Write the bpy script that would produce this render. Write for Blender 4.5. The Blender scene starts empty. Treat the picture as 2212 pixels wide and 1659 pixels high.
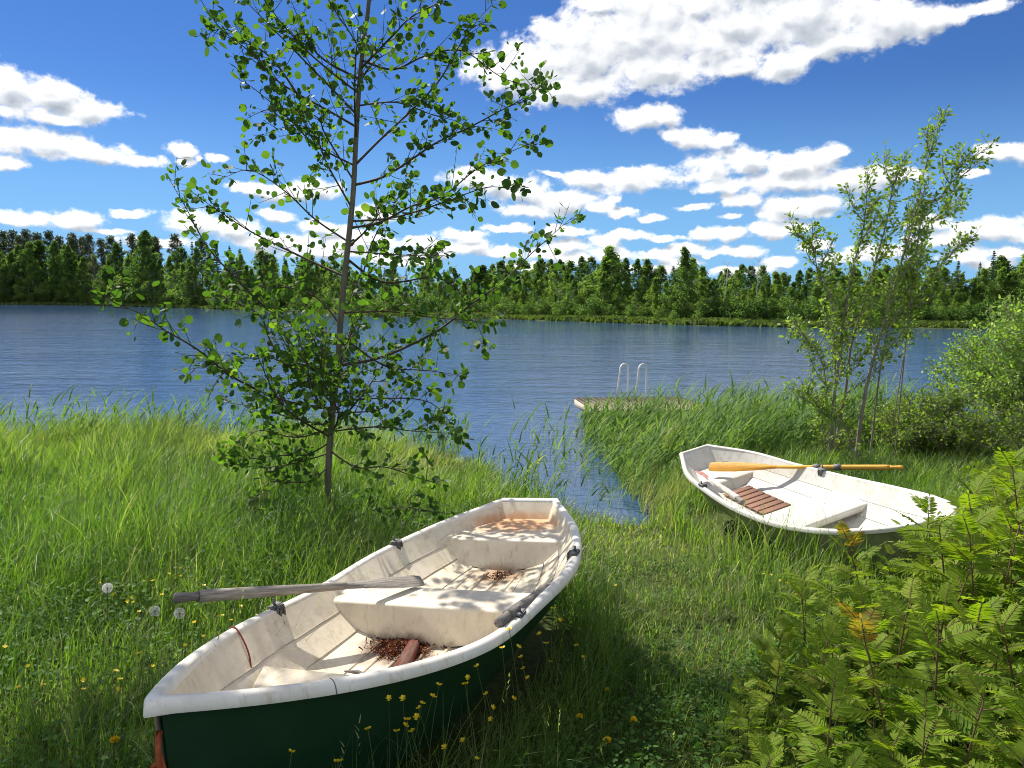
import bpy, math, random
import numpy as np
from mathutils import Vector, Matrix, Euler

R = math.radians
scene = bpy.context.scene
C = scene.collection
rng = np.random.default_rng(7)
random.seed(7)

# ------------------------------------------------------------------ camera numbers
F, CX, CY, EYE = 1671.0, 1106.0, 829.5, 2.9
PITCH, ROLL = R(6.6), R(0.3)
cf = np.array([0, math.cos(PITCH), -math.sin(PITCH)])
_r = np.array([1.0, 0, 0]); _u = np.cross(_r, cf)
cr = _r * math.cos(ROLL) + _u * math.sin(ROLL)
cu = -_r * math.sin(ROLL) + _u * math.cos(ROLL)

def ray(px, py):
    return cf + cr * (px - CX) / F - cu * (py - CY) / F

def at_y(px, py, y):
    d = ray(px, py)
    return np.array([0, 0, EYE]) + d * (y / d[1])

# ------------------------------------------------------------------ numpy helpers
def vnoise(x, y, seed=0):
    xi = np.floor(x).astype(np.int64); yi = np.floor(y).astype(np.int64)
    fx = x - xi; fy = y - yi
    fx = fx * fx * (3 - 2 * fx); fy = fy * fy * (3 - 2 * fy)
    def h(a, b):
        n = (a * 374761393 + b * 668265263 + seed * 1442695041) & 0xffffffff
        n = ((n ^ (n >> 13)) * 1274126177) & 0xffffffff
        return ((n ^ (n >> 16)) & 0xffff) / 65535.0
    return (h(xi, yi) * (1 - fx) + h(xi + 1, yi) * fx) * (1 - fy) + (h(xi, yi + 1) * (1 - fx) + h(xi + 1, yi + 1) * fx) * fy

def unit(v):
    return v / np.maximum(np.linalg.norm(v, axis=-1, keepdims=True), 1e-9)

def sstep(a, b, x):
    t = np.clip((x - a) / (b - a), 0, 1)
    return t * t * (3 - 2 * t)

class MB:
    """collects geometry for ONE mesh object"""
    def __init__(s):
        s.v = []; s.tot = []; s.idx = []; s.t = []; s.n = 0
    def add(s, V, faces, tint=0.5):
        V = np.asarray(V, float).reshape(-1, 3)
        for f in faces:
            s.tot.append(np.array([len(f)], np.int32)); s.idx.append(np.asarray(f, np.int32) + s.n)
        s.v.append(V); s.t.append(np.full(len(V), tint) if np.isscalar(tint) else np.asarray(tint)); s.n += len(V)
    def add_raw(s, V, tot, idx, tint):
        s.v.append(V); s.tot.append(tot.astype(np.int32)); s.idx.append((idx + s.n).astype(np.int32)); s.t.append(tint); s.n += len(V)
    def scatter(s, TV, TF, pos, fr, sc, tint, tipt=None):
        """copies of a small template; fr (N,3,3) has the axes as columns"""
        N = len(pos)
        if N == 0: return
        TV = np.asarray(TV, float); k = len(TV)
        sc = np.asarray(sc, float)
        loc = TV[None] * (sc[:, None, None] if sc.ndim == 1 else sc[:, None, :])
        V = np.einsum('nij,nkj->nki', fr, loc) + pos[:, None]
        tot = np.array([len(f) for f in TF]); idx = np.concatenate([np.asarray(f) for f in TF])
        I = (idx[None] + (np.arange(N) * k)[:, None]).ravel()
        t = np.repeat(np.asarray(tint, float), k)
        s.add_raw(V.reshape(-1, 3), np.tile(tot, N), I, t)
    def tube(s, pts, rad, n=6, tint=0.5, cap=True):
        pts = np.asarray(pts, float); m = len(pts)
        rad = np.full(m, rad) if np.isscalar(rad) else np.asarray(rad)
        T = unit(np.gradient(pts, axis=0))
        a = np.array([0, 0, 1.0]) if abs(T[0][2]) < .9 else np.array([1.0, 0, 0])
        V = []
        for i in range(m):
            x = unit(np.cross(T[i], a)); y = np.cross(x, T[i]) * -1; a = unit(a - T[i] * (a @ T[i])); 
            x = unit(np.cross(T[i], a)); y = a
            for j in range(n):
                th = 2 * math.pi * j / n
                V.append(pts[i] + rad[i] * (x * math.cos(th) + y * math.sin(th)))
        fs = [[i * n + j, i * n + (j + 1) % n, (i + 1) * n + (j + 1) % n, (i + 1) * n + j] for i in range(m - 1) for j in range(n)]
        if cap: fs += [list(range(n))[::-1], [(m - 1) * n + j for j in range(n)]]
        s.add(V, fs, tint)
    def box(s, c, size, rot=None, tint=0.5, bev=0.0):
        hx, hy, hz = [q / 2 for q in size]
        V = []
        if bev <= 0:
            V = np.array([[x, y, z] for x in (-hx, hx) for y in (-hy, hy) for z in (-hz, hz)])
            fs = [[0, 1, 3, 2], [4, 6, 7, 5], [0, 4, 5, 1], [2, 3, 7, 6], [0, 2, 6, 4], [1, 5, 7, 3]]
        else:
            bm_v = []; b = min(bev, hx * .9, hy * .9, hz * .9)
            # chamfered box: 24 vertices
            for ax in range(3):
                for sg in (-1, 1):
                    for p in (-1, 1):
                        for q in (-1, 1):
                            v = [0, 0, 0]; h = [hx, hy, hz]
                            v[ax] = sg * h[ax]; a1, a2 = (ax + 1) % 3, (ax + 2) % 3
                            v[a1] = p * (h[a1] - b); v[a2] = q * (h[a2] - b); bm_v.append(v)
            V = np.array(bm_v, float)
            def I(ax, sg, p, q): return ax * 8 + (4 if sg > 0 else 0) + (2 if p > 0 else 0) + (1 if q > 0 else 0)
            fs = []
            for ax in range(3):
                for sg in (-1, 1): fs.append([I(ax, sg, -1, -1), I(ax, sg, 1, -1), I(ax, sg, 1, 1), I(ax, sg, -1, 1)])
            for ax in range(3):      # edges between face ax (coords a1,a2) and face a1
                a1 = (ax + 1) % 3
                for sg in (-1, 1):
                    for p in (-1, 1):
                        fs.append([I(ax, sg, p, -1), I(ax, sg, p, 1), I(a1, p, 1, sg), I(a1, p, -1, sg)])
            for sx in (-1, 1):
                for sy in (-1, 1):
                    for sz in (-1, 1): fs.append([I(0, sx, sy, sz), I(1, sy, sz, sx), I(2, sz, sx, sy)])
        if rot is not None: V = V @ np.array(rot).T
        s.add(V + np.array(c), fs, tint)
    def build(s, name, mat, parent=None, smooth=False, loc=None):
        me = bpy.data.meshes.new(name)
        V = np.concatenate(s.v).astype(np.float32); tot = np.concatenate(s.tot); idx = np.concatenate(s.idx)
        me.vertices.add(len(V)); me.vertices.foreach_set('co', V.ravel())
        me.loops.add(len(idx)); me.loops.foreach_set('vertex_index', idx)
        me.polygons.add(len(tot))
        st = np.concatenate([[0], np.cumsum(tot)[:-1]]).astype(np.int32)
        me.polygons.foreach_set('loop_start', st)
        me.update(calc_edges=True)
        at = me.attributes.new('tint', 'FLOAT', 'POINT'); at.data.foreach_set('value', np.concatenate(s.t).astype(np.float32))
        if smooth: me.polygons.foreach_set('use_smooth', np.ones(len(tot), bool))
        me.materials.append(mat)
        me.validate()
        o = bpy.data.objects.new(name, me); C.objects.link(o)
        if parent: o.parent = parent
        if loc is not None: o.location = loc
        return o

def fix_normals(o):
    import bmesh
    bm = bmesh.new(); bm.from_mesh(o.data); bmesh.ops.recalc_face_normals(bm, faces=bm.faces); bm.to_mesh(o.data); bm.free()
    return o

def thing(name, label, cat, loc=(0, 0, 0), rot=(0, 0, 0), group=None):
    o = bpy.data.objects.new(name, None); C.objects.link(o)
    o.location = loc; o.rotation_euler = rot; o.empty_display_size = .1
    return tag(o, label, cat, group)

def tag(o, label, cat, group=None):
    o['label'] = label; o['category'] = cat
    if group: o['group'] = group
    return o

def structure(o, label=None):
    o['kind'] = 'structure'
    if label: o['label'] = label
    return o

def stuff(o, label, cat):
    o['kind'] = 'stuff'; o['label'] = label; o['category'] = cat
    return o

def dup(root, loc, rotz, scale=1.0, label=None, group=None, tilt=(0, 0)):
    r = root.copy(); C.objects.link(r); r.location = loc; r.rotation_euler = (tilt[0], tilt[1], rotz)
    r.scale = (scale,) * 3 if np.isscalar(scale) else scale
    if label: r['label'] = label
    if group: r['group'] = group
    for ch in list(root.children):
        c = ch.copy(); C.objects.link(c); c.parent = r
        for g in list(ch.children):
            d = g.copy(); C.objects.link(d); d.parent = c
    return r

# ------------------------------------------------------------------ materials
def new_mat(name):
    m = bpy.data.materials.new(name); m.use_nodes = True
    nt = m.node_tree; nt.nodes.clear()
    out = nt.nodes.new('ShaderNodeOutputMaterial')
    return m, nt, out

def N(nt, typ, **kw):
    n = nt.nodes.new(typ)
    for k, v in kw.items():
        if k.startswith('i_'):
            key = k[2:]
            n.inputs[int(key) if key.isdigit() else key.replace('_', ' ')].default_value = v
        else: setattr(n, k, v)
    return n

def ramp(nt, stops, fac=None):
    n = nt.nodes.new('ShaderNodeValToRGB'); e = n.color_ramp.elements
    while len(e) < len(stops): e.new(.5)
    for i, (p, c) in enumerate(stops):
        e[i].position = p; e[i].color = (*c, 1) if len(c) == 3 else c
    if fac is not None: nt.links.new(fac, n.inputs[0])
    return n

def foliage(name, stops, trans=.4, tcol=(1.5, 1.7, .55), rough=.45, spec=.35, obj_var=.0):
    m, nt, out = new_mat(name); L = nt.links.new
    a = N(nt, 'ShaderNodeAttribute', attribute_name='tint')
    fac = a.outputs['Fac']
    if obj_var:
        oi = N(nt, 'ShaderNodeObjectInfo')
        mm = N(nt, 'ShaderNodeMath', operation='MULTIPLY_ADD', i_1=obj_var, i_2=-obj_var / 2); L(oi.outputs['Random'], mm.inputs[0])
        ad = N(nt, 'ShaderNodeMath', operation='ADD'); L(fac, ad.inputs[0]); L(mm.outputs[0], ad.inputs[1]); fac = ad.outputs[0]
    rp = ramp(nt, stops, fac)
    p = N(nt, 'ShaderNodeBsdfPrincipled', i_Roughness=rough); p.inputs['Specular IOR Level'].default_value = spec
    L(rp.outputs[0], p.inputs['Base Color'])
    t = N(nt, 'ShaderNodeBsdfTranslucent')
    mu = N(nt, 'ShaderNodeVectorMath', operation='MULTIPLY'); mu.inputs[1].default_value = tcol
    L(rp.outputs[0], mu.inputs[0]); L(mu.outputs[0], t.inputs[0])
    mx = N(nt, 'ShaderNodeMixShader', i_0=trans); L(p.outputs[0], mx.inputs[1]); L(t.outputs[0], mx.inputs[2]); L(mx.outputs[0], out.inputs[0])
    return m

def surf(name, col, rough=.6, spec=.4, noise=None, bump=None, metal=0):
    """noise=(scale, colour2, amount, stretch)   bump=(scale, strength)"""
    m, nt, out = new_mat(name); L = nt.links.new
    p = N(nt, 'ShaderNodeBsdfPrincipled', i_Roughness=rough, i_Metallic=metal); p.inputs['Specular IOR Level'].default_value = spec
    p.inputs['Base Color'].default_value = (*col, 1)
    tc = N(nt, 'ShaderNodeTexCoord')
    if noise:
        mp = N(nt, 'ShaderNodeMapping'); mp.inputs['Scale'].default_value = noise[3]; L(tc.outputs['Object'], mp.inputs[0])
        n = N(nt, 'ShaderNodeTexNoise', i_Scale=noise[0], i_Detail=6.0, i_Roughness=.65); L(mp.outputs[0], n.inputs[0])
        rp = ramp(nt, [(.35, col), (.35 + noise[2], noise[1])], n.outputs[0]); L(rp.outputs[0], p.inputs['Base Color'])
    if bump:
        n2 = N(nt, 'ShaderNodeTexNoise', i_Scale=bump[0], i_Detail=5.0); L(tc.outputs['Object'], n2.inputs[0])
        b = N(nt, 'ShaderNodeBump', i_Strength=bump[1], i_Distance=.01); L(n2.outputs[0], b.inputs['Height']); L(b.outputs[0], p.inputs['Normal'])
    L(p.outputs[0], out.inputs[0])
    return m

#@@WORLD
# ------------------------------------------------------------------ camera, sun, sky
cam = bpy.data.cameras.new('camera'); co = bpy.data.objects.new('camera', cam); C.objects.link(co)
cam.sensor_width = 36; cam.lens = F / 2212 * 36; cam.clip_start = .05; cam.clip_end = 5000
M = Matrix(((cr[0], cu[0], -cf[0], 0), (cr[1], cu[1], -cf[1], 0), (cr[2], cu[2], -cf[2], EYE), (0, 0, 0, 1)))
co.matrix_world = M
scene.camera = co

SUN_AZ, SUN_EL = R(-38), R(47)          # azimuth measured from +Y towards +X
sd = Vector((math.sin(SUN_AZ) * math.cos(SUN_EL), math.cos(SUN_AZ) * math.cos(SUN_EL), math.sin(SUN_EL)))
sl = bpy.data.lights.new('sun', 'SUN'); so = bpy.data.objects.new('sun', sl); C.objects.link(so)
sl.energy = 4.8; sl.angle = R(.5); sl.color = (1, .94, .84)
so.rotation_euler = sd.to_track_quat('Z', 'Y').to_euler(); so.location = (0, 0, 30)

world = bpy.data.worlds.new('World'); scene.world = world; world.use_nodes = True
nt = world.node_tree; nt.nodes.clear(); L = nt.links.new
wout = nt.nodes.new('ShaderNodeOutputWorld')
sky = N(nt, 'ShaderNodeTexSky', sky_type='NISHITA', sun_disc=False, sun_elevation=SUN_EL, sun_rotation=SUN_AZ % (2 * math.pi), altitude=0, air_density=1.0, dust_density=.05, ozone_density=3.0)
hs = N(nt, 'ShaderNodeHueSaturation', i_Saturation=1.12, i_Value=1.0); L(sky.outputs[0], hs.inputs['Color'])
bg = N(nt, 'ShaderNodeBackground', i_Strength=.057); tnt = N(nt, 'ShaderNodeVectorMath', operation='MULTIPLY'); tnt.inputs[1].default_value = (.44, .645, 1.0); L(hs.outputs[0], tnt.inputs[0])
bgc = N(nt, 'ShaderNodeBackground', i_Strength=1.0)
tc = N(nt, 'ShaderNodeTexCoord')
sx = N(nt, 'ShaderNodeSeparateXYZ'); L(tc.outputs['Generated'], sx.inputs[0])
azn = N(nt, 'ShaderNodeMath', operation='ARCTAN2'); L(sx.outputs[0], azn.inputs[0]); L(sx.outputs[1], azn.inputs[1])
eln = N(nt, 'ShaderNodeMath', operation='ARCSINE'); L(sx.outputs[2], eln.inputs[0])
pv = N(nt, 'ShaderNodeCombineXYZ'); L(azn.outputs[0], pv.inputs[0]); L(eln.outputs[0], pv.inputs[1])

# thicker, paler air low over the horizon
air = N(nt, 'ShaderNodeMapRange', interpolation_type='SMOOTHSTEP'); air.inputs['From Min'].default_value = .02; air.inputs['From Max'].default_value = .26; air.inputs['To Min'].default_value = .75; air.inputs['To Max'].default_value = 0; L(eln.outputs[0], air.inputs[0])
amx = N(nt, 'ShaderNodeMix', data_type='RGBA'); L(air.outputs[0], amx.inputs['Factor']); L(tnt.outputs[0], amx.inputs[6]); amx.inputs[7].default_value = (2.7, 6.2, 10.6, 1); L(amx.outputs[2], bg.inputs[0])
# every cumulus of the sky is a few ellipsoidal cells in (azimuth, elevation); sizes in units of the picture for convenience
CELLS = [
 (1130,150,120,70),(1260,120,150,100),(1230,195,140,35),(1400,60,170,110),(1420,150,120,55),(1540,95,110,55),(1590,50,110,80),
 (1740,40,170,85),(1690,140,70,38),(1590,140,60,25),(1800,95,120,40),(1920,45,120,60),(2010,40,70,30),(2140,14,60,20),(1290,5,60,14),(1500,15,60,30),(1700,-40,260,60),(1380,-60,160,60),
 (20,195,75,58),(110,205,85,40),(190,235,90,32),(120,255,70,16),(5,240,60,14),
 (70,310,130,34),(190,330,110,24),(300,348,60,14),(15,355,50,20),
 (390,326,38,20),(395,350,28,10),(470,345,28,12),(425,345,12,6),
 (60,472,95,20),(160,476,75,22),(10,470,60,16),(286,460,45,12),(230,497,50,8),
 (420,485,75,30),(500,492,70,24),(530,405,46,14),(620,415,80,24),(680,405,60,24),(600,465,50,14),(600,520,120,22),(800,460,50,22),(760,520,90,30),(700,540,150,20),
 (1390,255,60,32),(1440,250,40,26),(1505,300,58,27),(1560,300,32,14),(1450,290,30,18),
 (1280,385,75,22),(1370,390,85,30),(1200,375,25,6),
 (1070,400,60,34),(1130,415,70,32),(1220,435,80,28),(1150,455,70,18),(1290,450,40,16),(1340,462,40,12),(1400,474,40,9),(1325,430,18,10),(1010,385,60,26),
 (1540,360,65,38),(1620,350,60,34),(1700,360,70,34),(1760,345,70,30),(1800,335,40,16),(1700,395,120,25),(1840,385,120,30),(1560,400,70,20),(1930,380,70,24),
 (1600,430,50,20),(1700,445,60,26),(1780,435,70,26),(1720,460,80,16),(1580,468,30,7),
 (1510,505,34,13),(1580,500,50,20),(1660,497,55,20),(1720,492,50,18),(1440,514,32,8),
 (2160,325,55,24),(2215,330,50,30),(2100,375,45,9),(2200,250,0.1,0.1),
 (2100,495,70,18),(2170,490,80,30),(2230,500,70,30),(2090,552,60,20),(2190,545,50,18),(2000,480,60,20),
 (940,540,70,16),(1010,530,60,22),(1080,545,70,14),(1180,548,60,18),(1230,530,50,18),(1310,520,45,14),(1320,548,60,20),(1420,548,40,16),(1540,548,34,10),(1690,565,40,14),(1250,560,60,14),(860,560,80,18),(1470,565,60,12),(1900,540,80,20),(1980,520,40,12),(350,520,90,14),
 (1100,490,60,10),(1220,500,70,14),(1350,508,60,12),(1480,540,60,14),(1600,545,60,14),(1760,530,50,14),(2050,515,80,20),(2150,570,70,14),(1000,505,60,12),(900,520,60,16),(1150,575,90,14),(1400,580,90,12),(1600,585,80,12),(700,490,70,16),(1830,560,60,14),(1500,450,50,10),
 (-150,120,160,60),(-220,380,150,40),(-380,250,120,60),(2420,150,150,60),(2480,430,140,40),(2650,300,150,60),(900,-160,180,60),(300,-120,170,50),(2100,-200,200,90),
]
grp = bpy.data.node_groups.new('CloudField', 'ShaderNodeTree')
grp.interface.new_socket('P', in_out='INPUT', socket_type='NodeSocketVector')
grp.interface.new_socket('m', in_out='OUTPUT', socket_type='NodeSocketFloat'); grp.interface.new_socket('soft', in_out='OUTPUT', socket_type='NodeSocketFloat')
gi = grp.nodes.new('NodeGroupInput'); go = grp.nodes.new('NodeGroupOutput'); GL = grp.links.new
wn = N(grp, 'ShaderNodeTexNoise', i_Scale=36.0, i_Detail=4.0, i_Roughness=.5); GL(gi.outputs[0], wn.inputs[0])
wsub = N(grp, 'ShaderNodeVectorMath', operation='MULTIPLY_ADD'); wsub.inputs[1].default_value = (.034, .018, 0); wsub.inputs[2].default_value = (-.017, -.009, 0)
GL(wn.outputs['Color'], wsub.inputs[0])
wad = N(grp, 'ShaderNodeVectorMath', operation='ADD'); GL(gi.outputs[0], wad.inputs[0]); GL(wsub.outputs[0], wad.inputs[1])
acc = None
for (px, py, rx, ry) in CELLS:
    if rx < 1: continue
    d = ray(px, py); d = d / np.linalg.norm(d)
    a0 = math.atan2(d[0], d[1]); e0 = math.asin(d[2])
    d1 = ray(px + 5, py); d1 = d1 / np.linalg.norm(d1); d2 = ray(px, py - 5); d2 = d2 / np.linalg.norm(d2)
    ka = abs(math.atan2(d1[0], d1[1]) - a0) / 5; ke = abs(math.asin(d2[2]) - e0) / 5
    s1, s2 = 1 / (rx * 1.22 * ka), 1 / (ry * 1.2 * ke)
    ma = N(grp, 'ShaderNodeVectorMath', operation='MULTIPLY_ADD'); ma.inputs[1].default_value = (s1, s2, 0); ma.inputs[2].default_value = (-a0 * s1, -e0 * s2, 0)
    GL(wad.outputs[0], ma.inputs[0])
    le = N(grp, 'ShaderNodeVectorMath', operation='LENGTH'); GL(ma.outputs[0], le.inputs[0])
    if acc is None: acc = le.outputs['Value']
    else:
        mn = N(grp, 'ShaderNodeMath', operation='SMOOTH_MIN', i_2=.35); GL(acc, mn.inputs[0]); GL(le.outputs['Value'], mn.inputs[1]); acc = mn.outputs[0]
st = N(grp, 'ShaderNodeVectorMath', operation='MULTIPLY'); st.inputs[1].default_value = (1, 1.35, 1); GL(gi.outputs[0], st.inputs[0])
n1 = N(grp, 'ShaderNodeTexNoise', i_Scale=27.0, i_Detail=11.0, i_Roughness=.66, i_Distortion=.2); GL(st.outputs[0], n1.inputs[0])
n2 = N(grp, 'ShaderNodeMath', operation='MULTIPLY_ADD', i_1=1.85, i_2=.0); GL(n1.outputs[0], n2.inputs[0])   # .95 at noise .5
sb = N(grp, 'ShaderNodeMath', operation='SUBTRACT'); GL(n2.outputs[0], sb.inputs[0]); GL(acc, sb.inputs[1])
# the rest of the sky, outside the listed clouds: unseen broken cumulus behind and overhead, added for neutral fill
sp_ = N(grp, 'ShaderNodeSeparateXYZ'); GL(gi.outputs[0], sp_.inputs[0])
ab = N(grp, 'ShaderNodeMath', operation='ABSOLUTE'); GL(sp_.outputs[0], ab.inputs[0])
e1 = N(grp, 'ShaderNodeMapRange'); e1.inputs['From Min'].default_value = .95; e1.inputs['From Max'].default_value = 1.3; GL(ab.outputs[0], e1.inputs[0])
e2 = N(grp, 'ShaderNodeMapRange'); e2.inputs['From Min'].default_value = .65; e2.inputs['From Max'].default_value = .95; GL(sp_.outputs[1], e2.inputs[0])
e3 = N(grp, 'ShaderNodeMath', operation='MAXIMUM'); GL(e1.outputs[0], e3.inputs[0]); GL(e2.outputs[0], e3.inputs[1])
n4 = N(grp, 'ShaderNodeTexNoise', i_Scale=2.6, i_Detail=7.0, i_Roughness=.55); GL(st.outputs[0], n4.inputs[0])
n5 = N(grp, 'ShaderNodeMath', operation='MULTIPLY_ADD', i_1=5.0, i_2=-2.15); GL(n4.outputs[0], n5.inputs[0])
n6 = N(grp, 'ShaderNodeMath', operation='MULTIPLY_ADD', i_1=6.0, i_2=-6.0); GL(e3.outputs[0], n6.inputs[0])
n7 = N(grp, 'ShaderNodeMath', operation='ADD'); GL(n5.outputs[0], n7.inputs[0]); GL(n6.outputs[0], n7.inputs[1])
n8 = N(grp, 'ShaderNodeMath', operation='MAXIMUM'); GL(sb.outputs[0], n8.inputs[0]); GL(n7.outputs[0], n8.inputs[1])
GL(n8.outputs[0], go.inputs[0])
ns = N(grp, 'ShaderNodeTexNoise', i_Scale=27.0, i_Detail=3.0, i_Roughness=.5, i_Distortion=.2); GL(st.outputs[0], ns.inputs[0])
ns2 = N(grp, 'ShaderNodeMath', operation='MULTIPLY_ADD', i_1=1.25, i_2=.29); GL(ns.outputs[0], ns2.inputs[0])
ns3 = N(grp, 'ShaderNodeMath', operation='SUBTRACT'); GL(ns2.outputs[0], ns3.inputs[0]); GL(acc, ns3.inputs[1])
ns4 = N(grp, 'ShaderNodeMath', operation='MAXIMUM'); GL(ns3.outputs[0], ns4.inputs[0]); GL(n7.outputs[0], ns4.inputs[1]); GL(ns4.outputs[0], go.inputs[1])
g1 = N(nt, 'ShaderNodeGroup', node_tree=grp); L(pv.outputs[0], g1.inputs[0])
sh = N(nt, 'ShaderNodeVectorMath', operation='ADD'); sh.inputs[1].default_value = (-.006, .011, 0); L(pv.outputs[0], sh.inputs[0])
g2 = N(nt, 'ShaderNodeGroup', node_tree=grp); L(sh.outputs[0], g2.inputs[0])
mask = N(nt, 'ShaderNodeMapRange', interpolation_type='SMOOTHSTEP'); mask.inputs['From Min'].default_value = -.04; mask.inputs['From Max'].default_value = .46; L(g1.outputs[0], mask.inputs[0])
df = N(nt, 'ShaderNodeMath', operation='SUBTRACT'); L(g1.outputs[1], df.inputs[0]); L(g2.outputs[1], df.inputs[1])
lit = N(nt, 'ShaderNodeMath', operation='MULTIPLY_ADD', i_1=1.05, i_2=.72, use_clamp=True); L(df.outputs[0], lit.inputs[0])
thick = N(nt, 'ShaderNodeMapRange'); thick.inputs['From Min'].default_value = .3; thick.inputs['From Max'].default_value = 1.15; thick.inputs['To Max'].default_value = .50; L(g1.outputs[1], thick.inputs[0])
lt2 = N(nt, 'ShaderNodeMath', operation='SUBTRACT', use_clamp=True); L(lit.outputs[0], lt2.inputs[0]); L(thick.outputs[0], lt2.inputs[1])
cc = ramp(nt, [(0, (.27, .30, .34)), (.35, (.40, .425, .46)), (.62, (.60, .61, .62)), (1, (.80, .795, .78))], lt2.outputs[0]); L(cc.outputs[0], bgc.inputs[0])
hz = N(nt, 'ShaderNodeMapRange'); hz.inputs['From Min'].default_value = 0; hz.inputs['From Max'].default_value = .03; L(eln.outputs[0], hz.inputs[0])
mk = N(nt, 'ShaderNodeMath', operation='MULTIPLY'); L(mask.outputs[0], mk.inputs[0]); L(hz.outputs[0], mk.inputs[1])
mk2 = N(nt, 'ShaderNodeMath', operation='MULTIPLY', i_1=.97); L(mk.outputs[0], mk2.inputs[0])
mxs = N(nt, 'ShaderNodeMixShader'); L(mk2.outputs[0], mxs.inputs[0]); L(bg.outputs[0], mxs.inputs[1]); L(bgc.outputs[0], mxs.inputs[2]); L(mxs.outputs[0], wout.inputs[0])
world.cycles.sampling_method = 'MANUAL'; world.cycles.sample_map_resolution = 512

vs = scene.view_settings; vs.view_transform = 'Standard'; vs.look = 'None'; vs.exposure = 0.75; vs.gamma = 1.0
cy = scene.cycles
cy.max_bounces = 6; cy.diffuse_bounces = 3; cy.glossy_bounces = 3; cy.transmission_bounces = 4; cy.transparent_max_bounces = 4
cy.use_denoising = True; cy.denoiser = 'OPENIMAGEDENOISE'; cy.denoising_prefilter = 'ACCURATE'; cy.filter_width = 1.0; cy.adaptive_threshold = .005; cy.sample_clamp_indirect = 4; cy.sample_clamp_direct = 10

#@@TERRAIN
# ------------------------------------------------------------------ terrain
YSX = [-60, -30, -16, -12, -9, -6.5, -4, -2.2, -1.0, 0, .6, 1.0, 1.35, 1.7, 2.1, 2.8, 4, 6, 8, 12, 20, 40]
YSY = [10.5, 11.6, 12.2, 12.5, 12.8, 12.9, 12.9, 12.9, 12.3, 10.7, 9.9, 9.5, 9.3, 9.5, 10.3, 11.6, 13.0, 14.2, 14.8, 15.6, 17, 18]
FPX = [(-700, 655), (-300, 657), (0, 658), (200, 660), (350, 664), (500, 669), (650, 676), (800, 683), (1060, 689), (1300, 697), (1500, 703), (1700, 707), (2000, 709), (2212, 711), (2600, 716), (3200, 720)]
FA, FR = [], []
for (px, py) in FPX:
    d = ray(px, py); t = EYE / -d[2]; FA.append(math.atan2(d[0], d[1])); FR.append(t * math.hypot(d[0], d[1]))
FA = np.array(FA); FR = np.array(FR)

def shore_y(x): return np.interp(x, YSX, YSY)
def far_r(az): return np.interp(az, FA, FR)

def ground_z(x, y):
    x = np.asarray(x, float); y = np.asarray(y, float)
    ysm = (shore_y(x - .5) + 2 * shore_y(x) + shore_y(x + .5)) / 4 + (vnoise(x * 1.7, y * 1.7, 3) - .5) * .7 + (vnoise(x * 4.3, y * 4.3, 4) - .5) * .3
    d = ysm - y
    land = .02 + .95 * (1 - np.exp(-np.maximum(d, 0) / 7.0)) + .035 * (vnoise(x * 1.1, y * 1.1, 5) - .5) * sstep(.2, 2, d) + .03 * (vnoise(x * 3.1, y * 3.1, 6) - .5) * sstep(.2, 1, d)
    bed = np.maximum(-1.5, d * .13 - .02)
    z = np.where(d > 0, land, bed)
    r = np.hypot(x, y); az = np.arctan2(x, y)
    e = r - far_r(az)
    far = np.where(e > 0, .10 + .25 * (1 - np.exp(-np.maximum(e, 0) / 3)) + .03 * np.clip(e - 8, 0, 40), np.maximum(-1.5, e * .1))
    return np.where((y > 25) | (r > 45), np.maximum(np.where(y > 25, -1.5, z), np.where(y > 5, far, z)), z)

def gz(x, y): return float(ground_z(np.array([x]), np.array([y]))[0])

def at_ground(px, py, h=0.0):
    """world point h above the ground under a pixel"""
    d = ray(px, py); o = np.array([0, 0, EYE])
    t = np.linspace(.8, 30, 1500); P = o + d * t[:, None]
    g = ground_z(P[:, 0], P[:, 1]) + h
    k = np.argmax(P[:, 2] < g)
    return P[k]

def axis(a, b, step, far, grow):
    mid = list(np.arange(a, b + step / 2, step)); s = step; hi = mid[-1]; lo = mid[0]; H_ = []; L_ = []
    while hi < far: s *= grow; hi += s; H_.append(hi)
    s = step
    while lo > -far: s *= grow; lo -= s; L_.append(lo)
    return np.array(L_[::-1] + mid + H_)
gx = axis(-14, 12, .22, 420, 1.12); gy = np.concatenate([np.arange(-40, 0, 2.5), np.arange(0, 20, .22), np.array([20.5, 22, 25, 30]), np.arange(36, 260, 4.0), np.array([280, 320, 400, 520])])
X, Y = np.meshgrid(gx, gy, indexing='ij'); Z = ground_z(X, Y)
nx, ny = X.shape
V = np.stack([X, Y, Z], -1).reshape(-1, 3)
ii, jj = np.meshgrid(np.arange(nx - 1), np.arange(ny - 1), indexing='ij'); a = (ii * ny + jj).ravel()
Q = np.stack([a, a + ny, a + ny + 1, a + 1], -1)

m, nt, out = new_mat('ground_soil'); L = nt.links.new
tc = N(nt, 'ShaderNodeTexCoord')
n1 = N(nt, 'ShaderNodeTexNoise', i_Scale=.9, i_Detail=6.0, i_Roughness=.7); L(tc.outputs['Object'], n1.inputs[0])
n2 = N(nt, 'ShaderNodeTexNoise', i_Scale=22.0, i_Detail=6.0, i_Roughness=.7); L(tc.outputs['Object'], n2.inputs[0])
r1 = ramp(nt, [(.3, (.030, .040, .012)), (.55, (.055, .075, .018)), (.75, (.085, .070, .030))], n1.outputs[0])
r2 = ramp(nt, [(.3, (.5, .5, .5)), (.7, (1.4, 1.4, 1.4))], n2.outputs[0])
mu = N(nt, 'ShaderNodeVectorMath', operation='MULTIPLY'); L(r1.outputs[0], mu.inputs[0]); L(r2.outputs[0], mu.inputs[1])
p = N(nt, 'ShaderNodeBsdfPrincipled', i_Roughness=.9); p.inputs['Specular IOR Level'].default_value = .1; L(mu.outputs[0], p.inputs['Base Color'])
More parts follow.
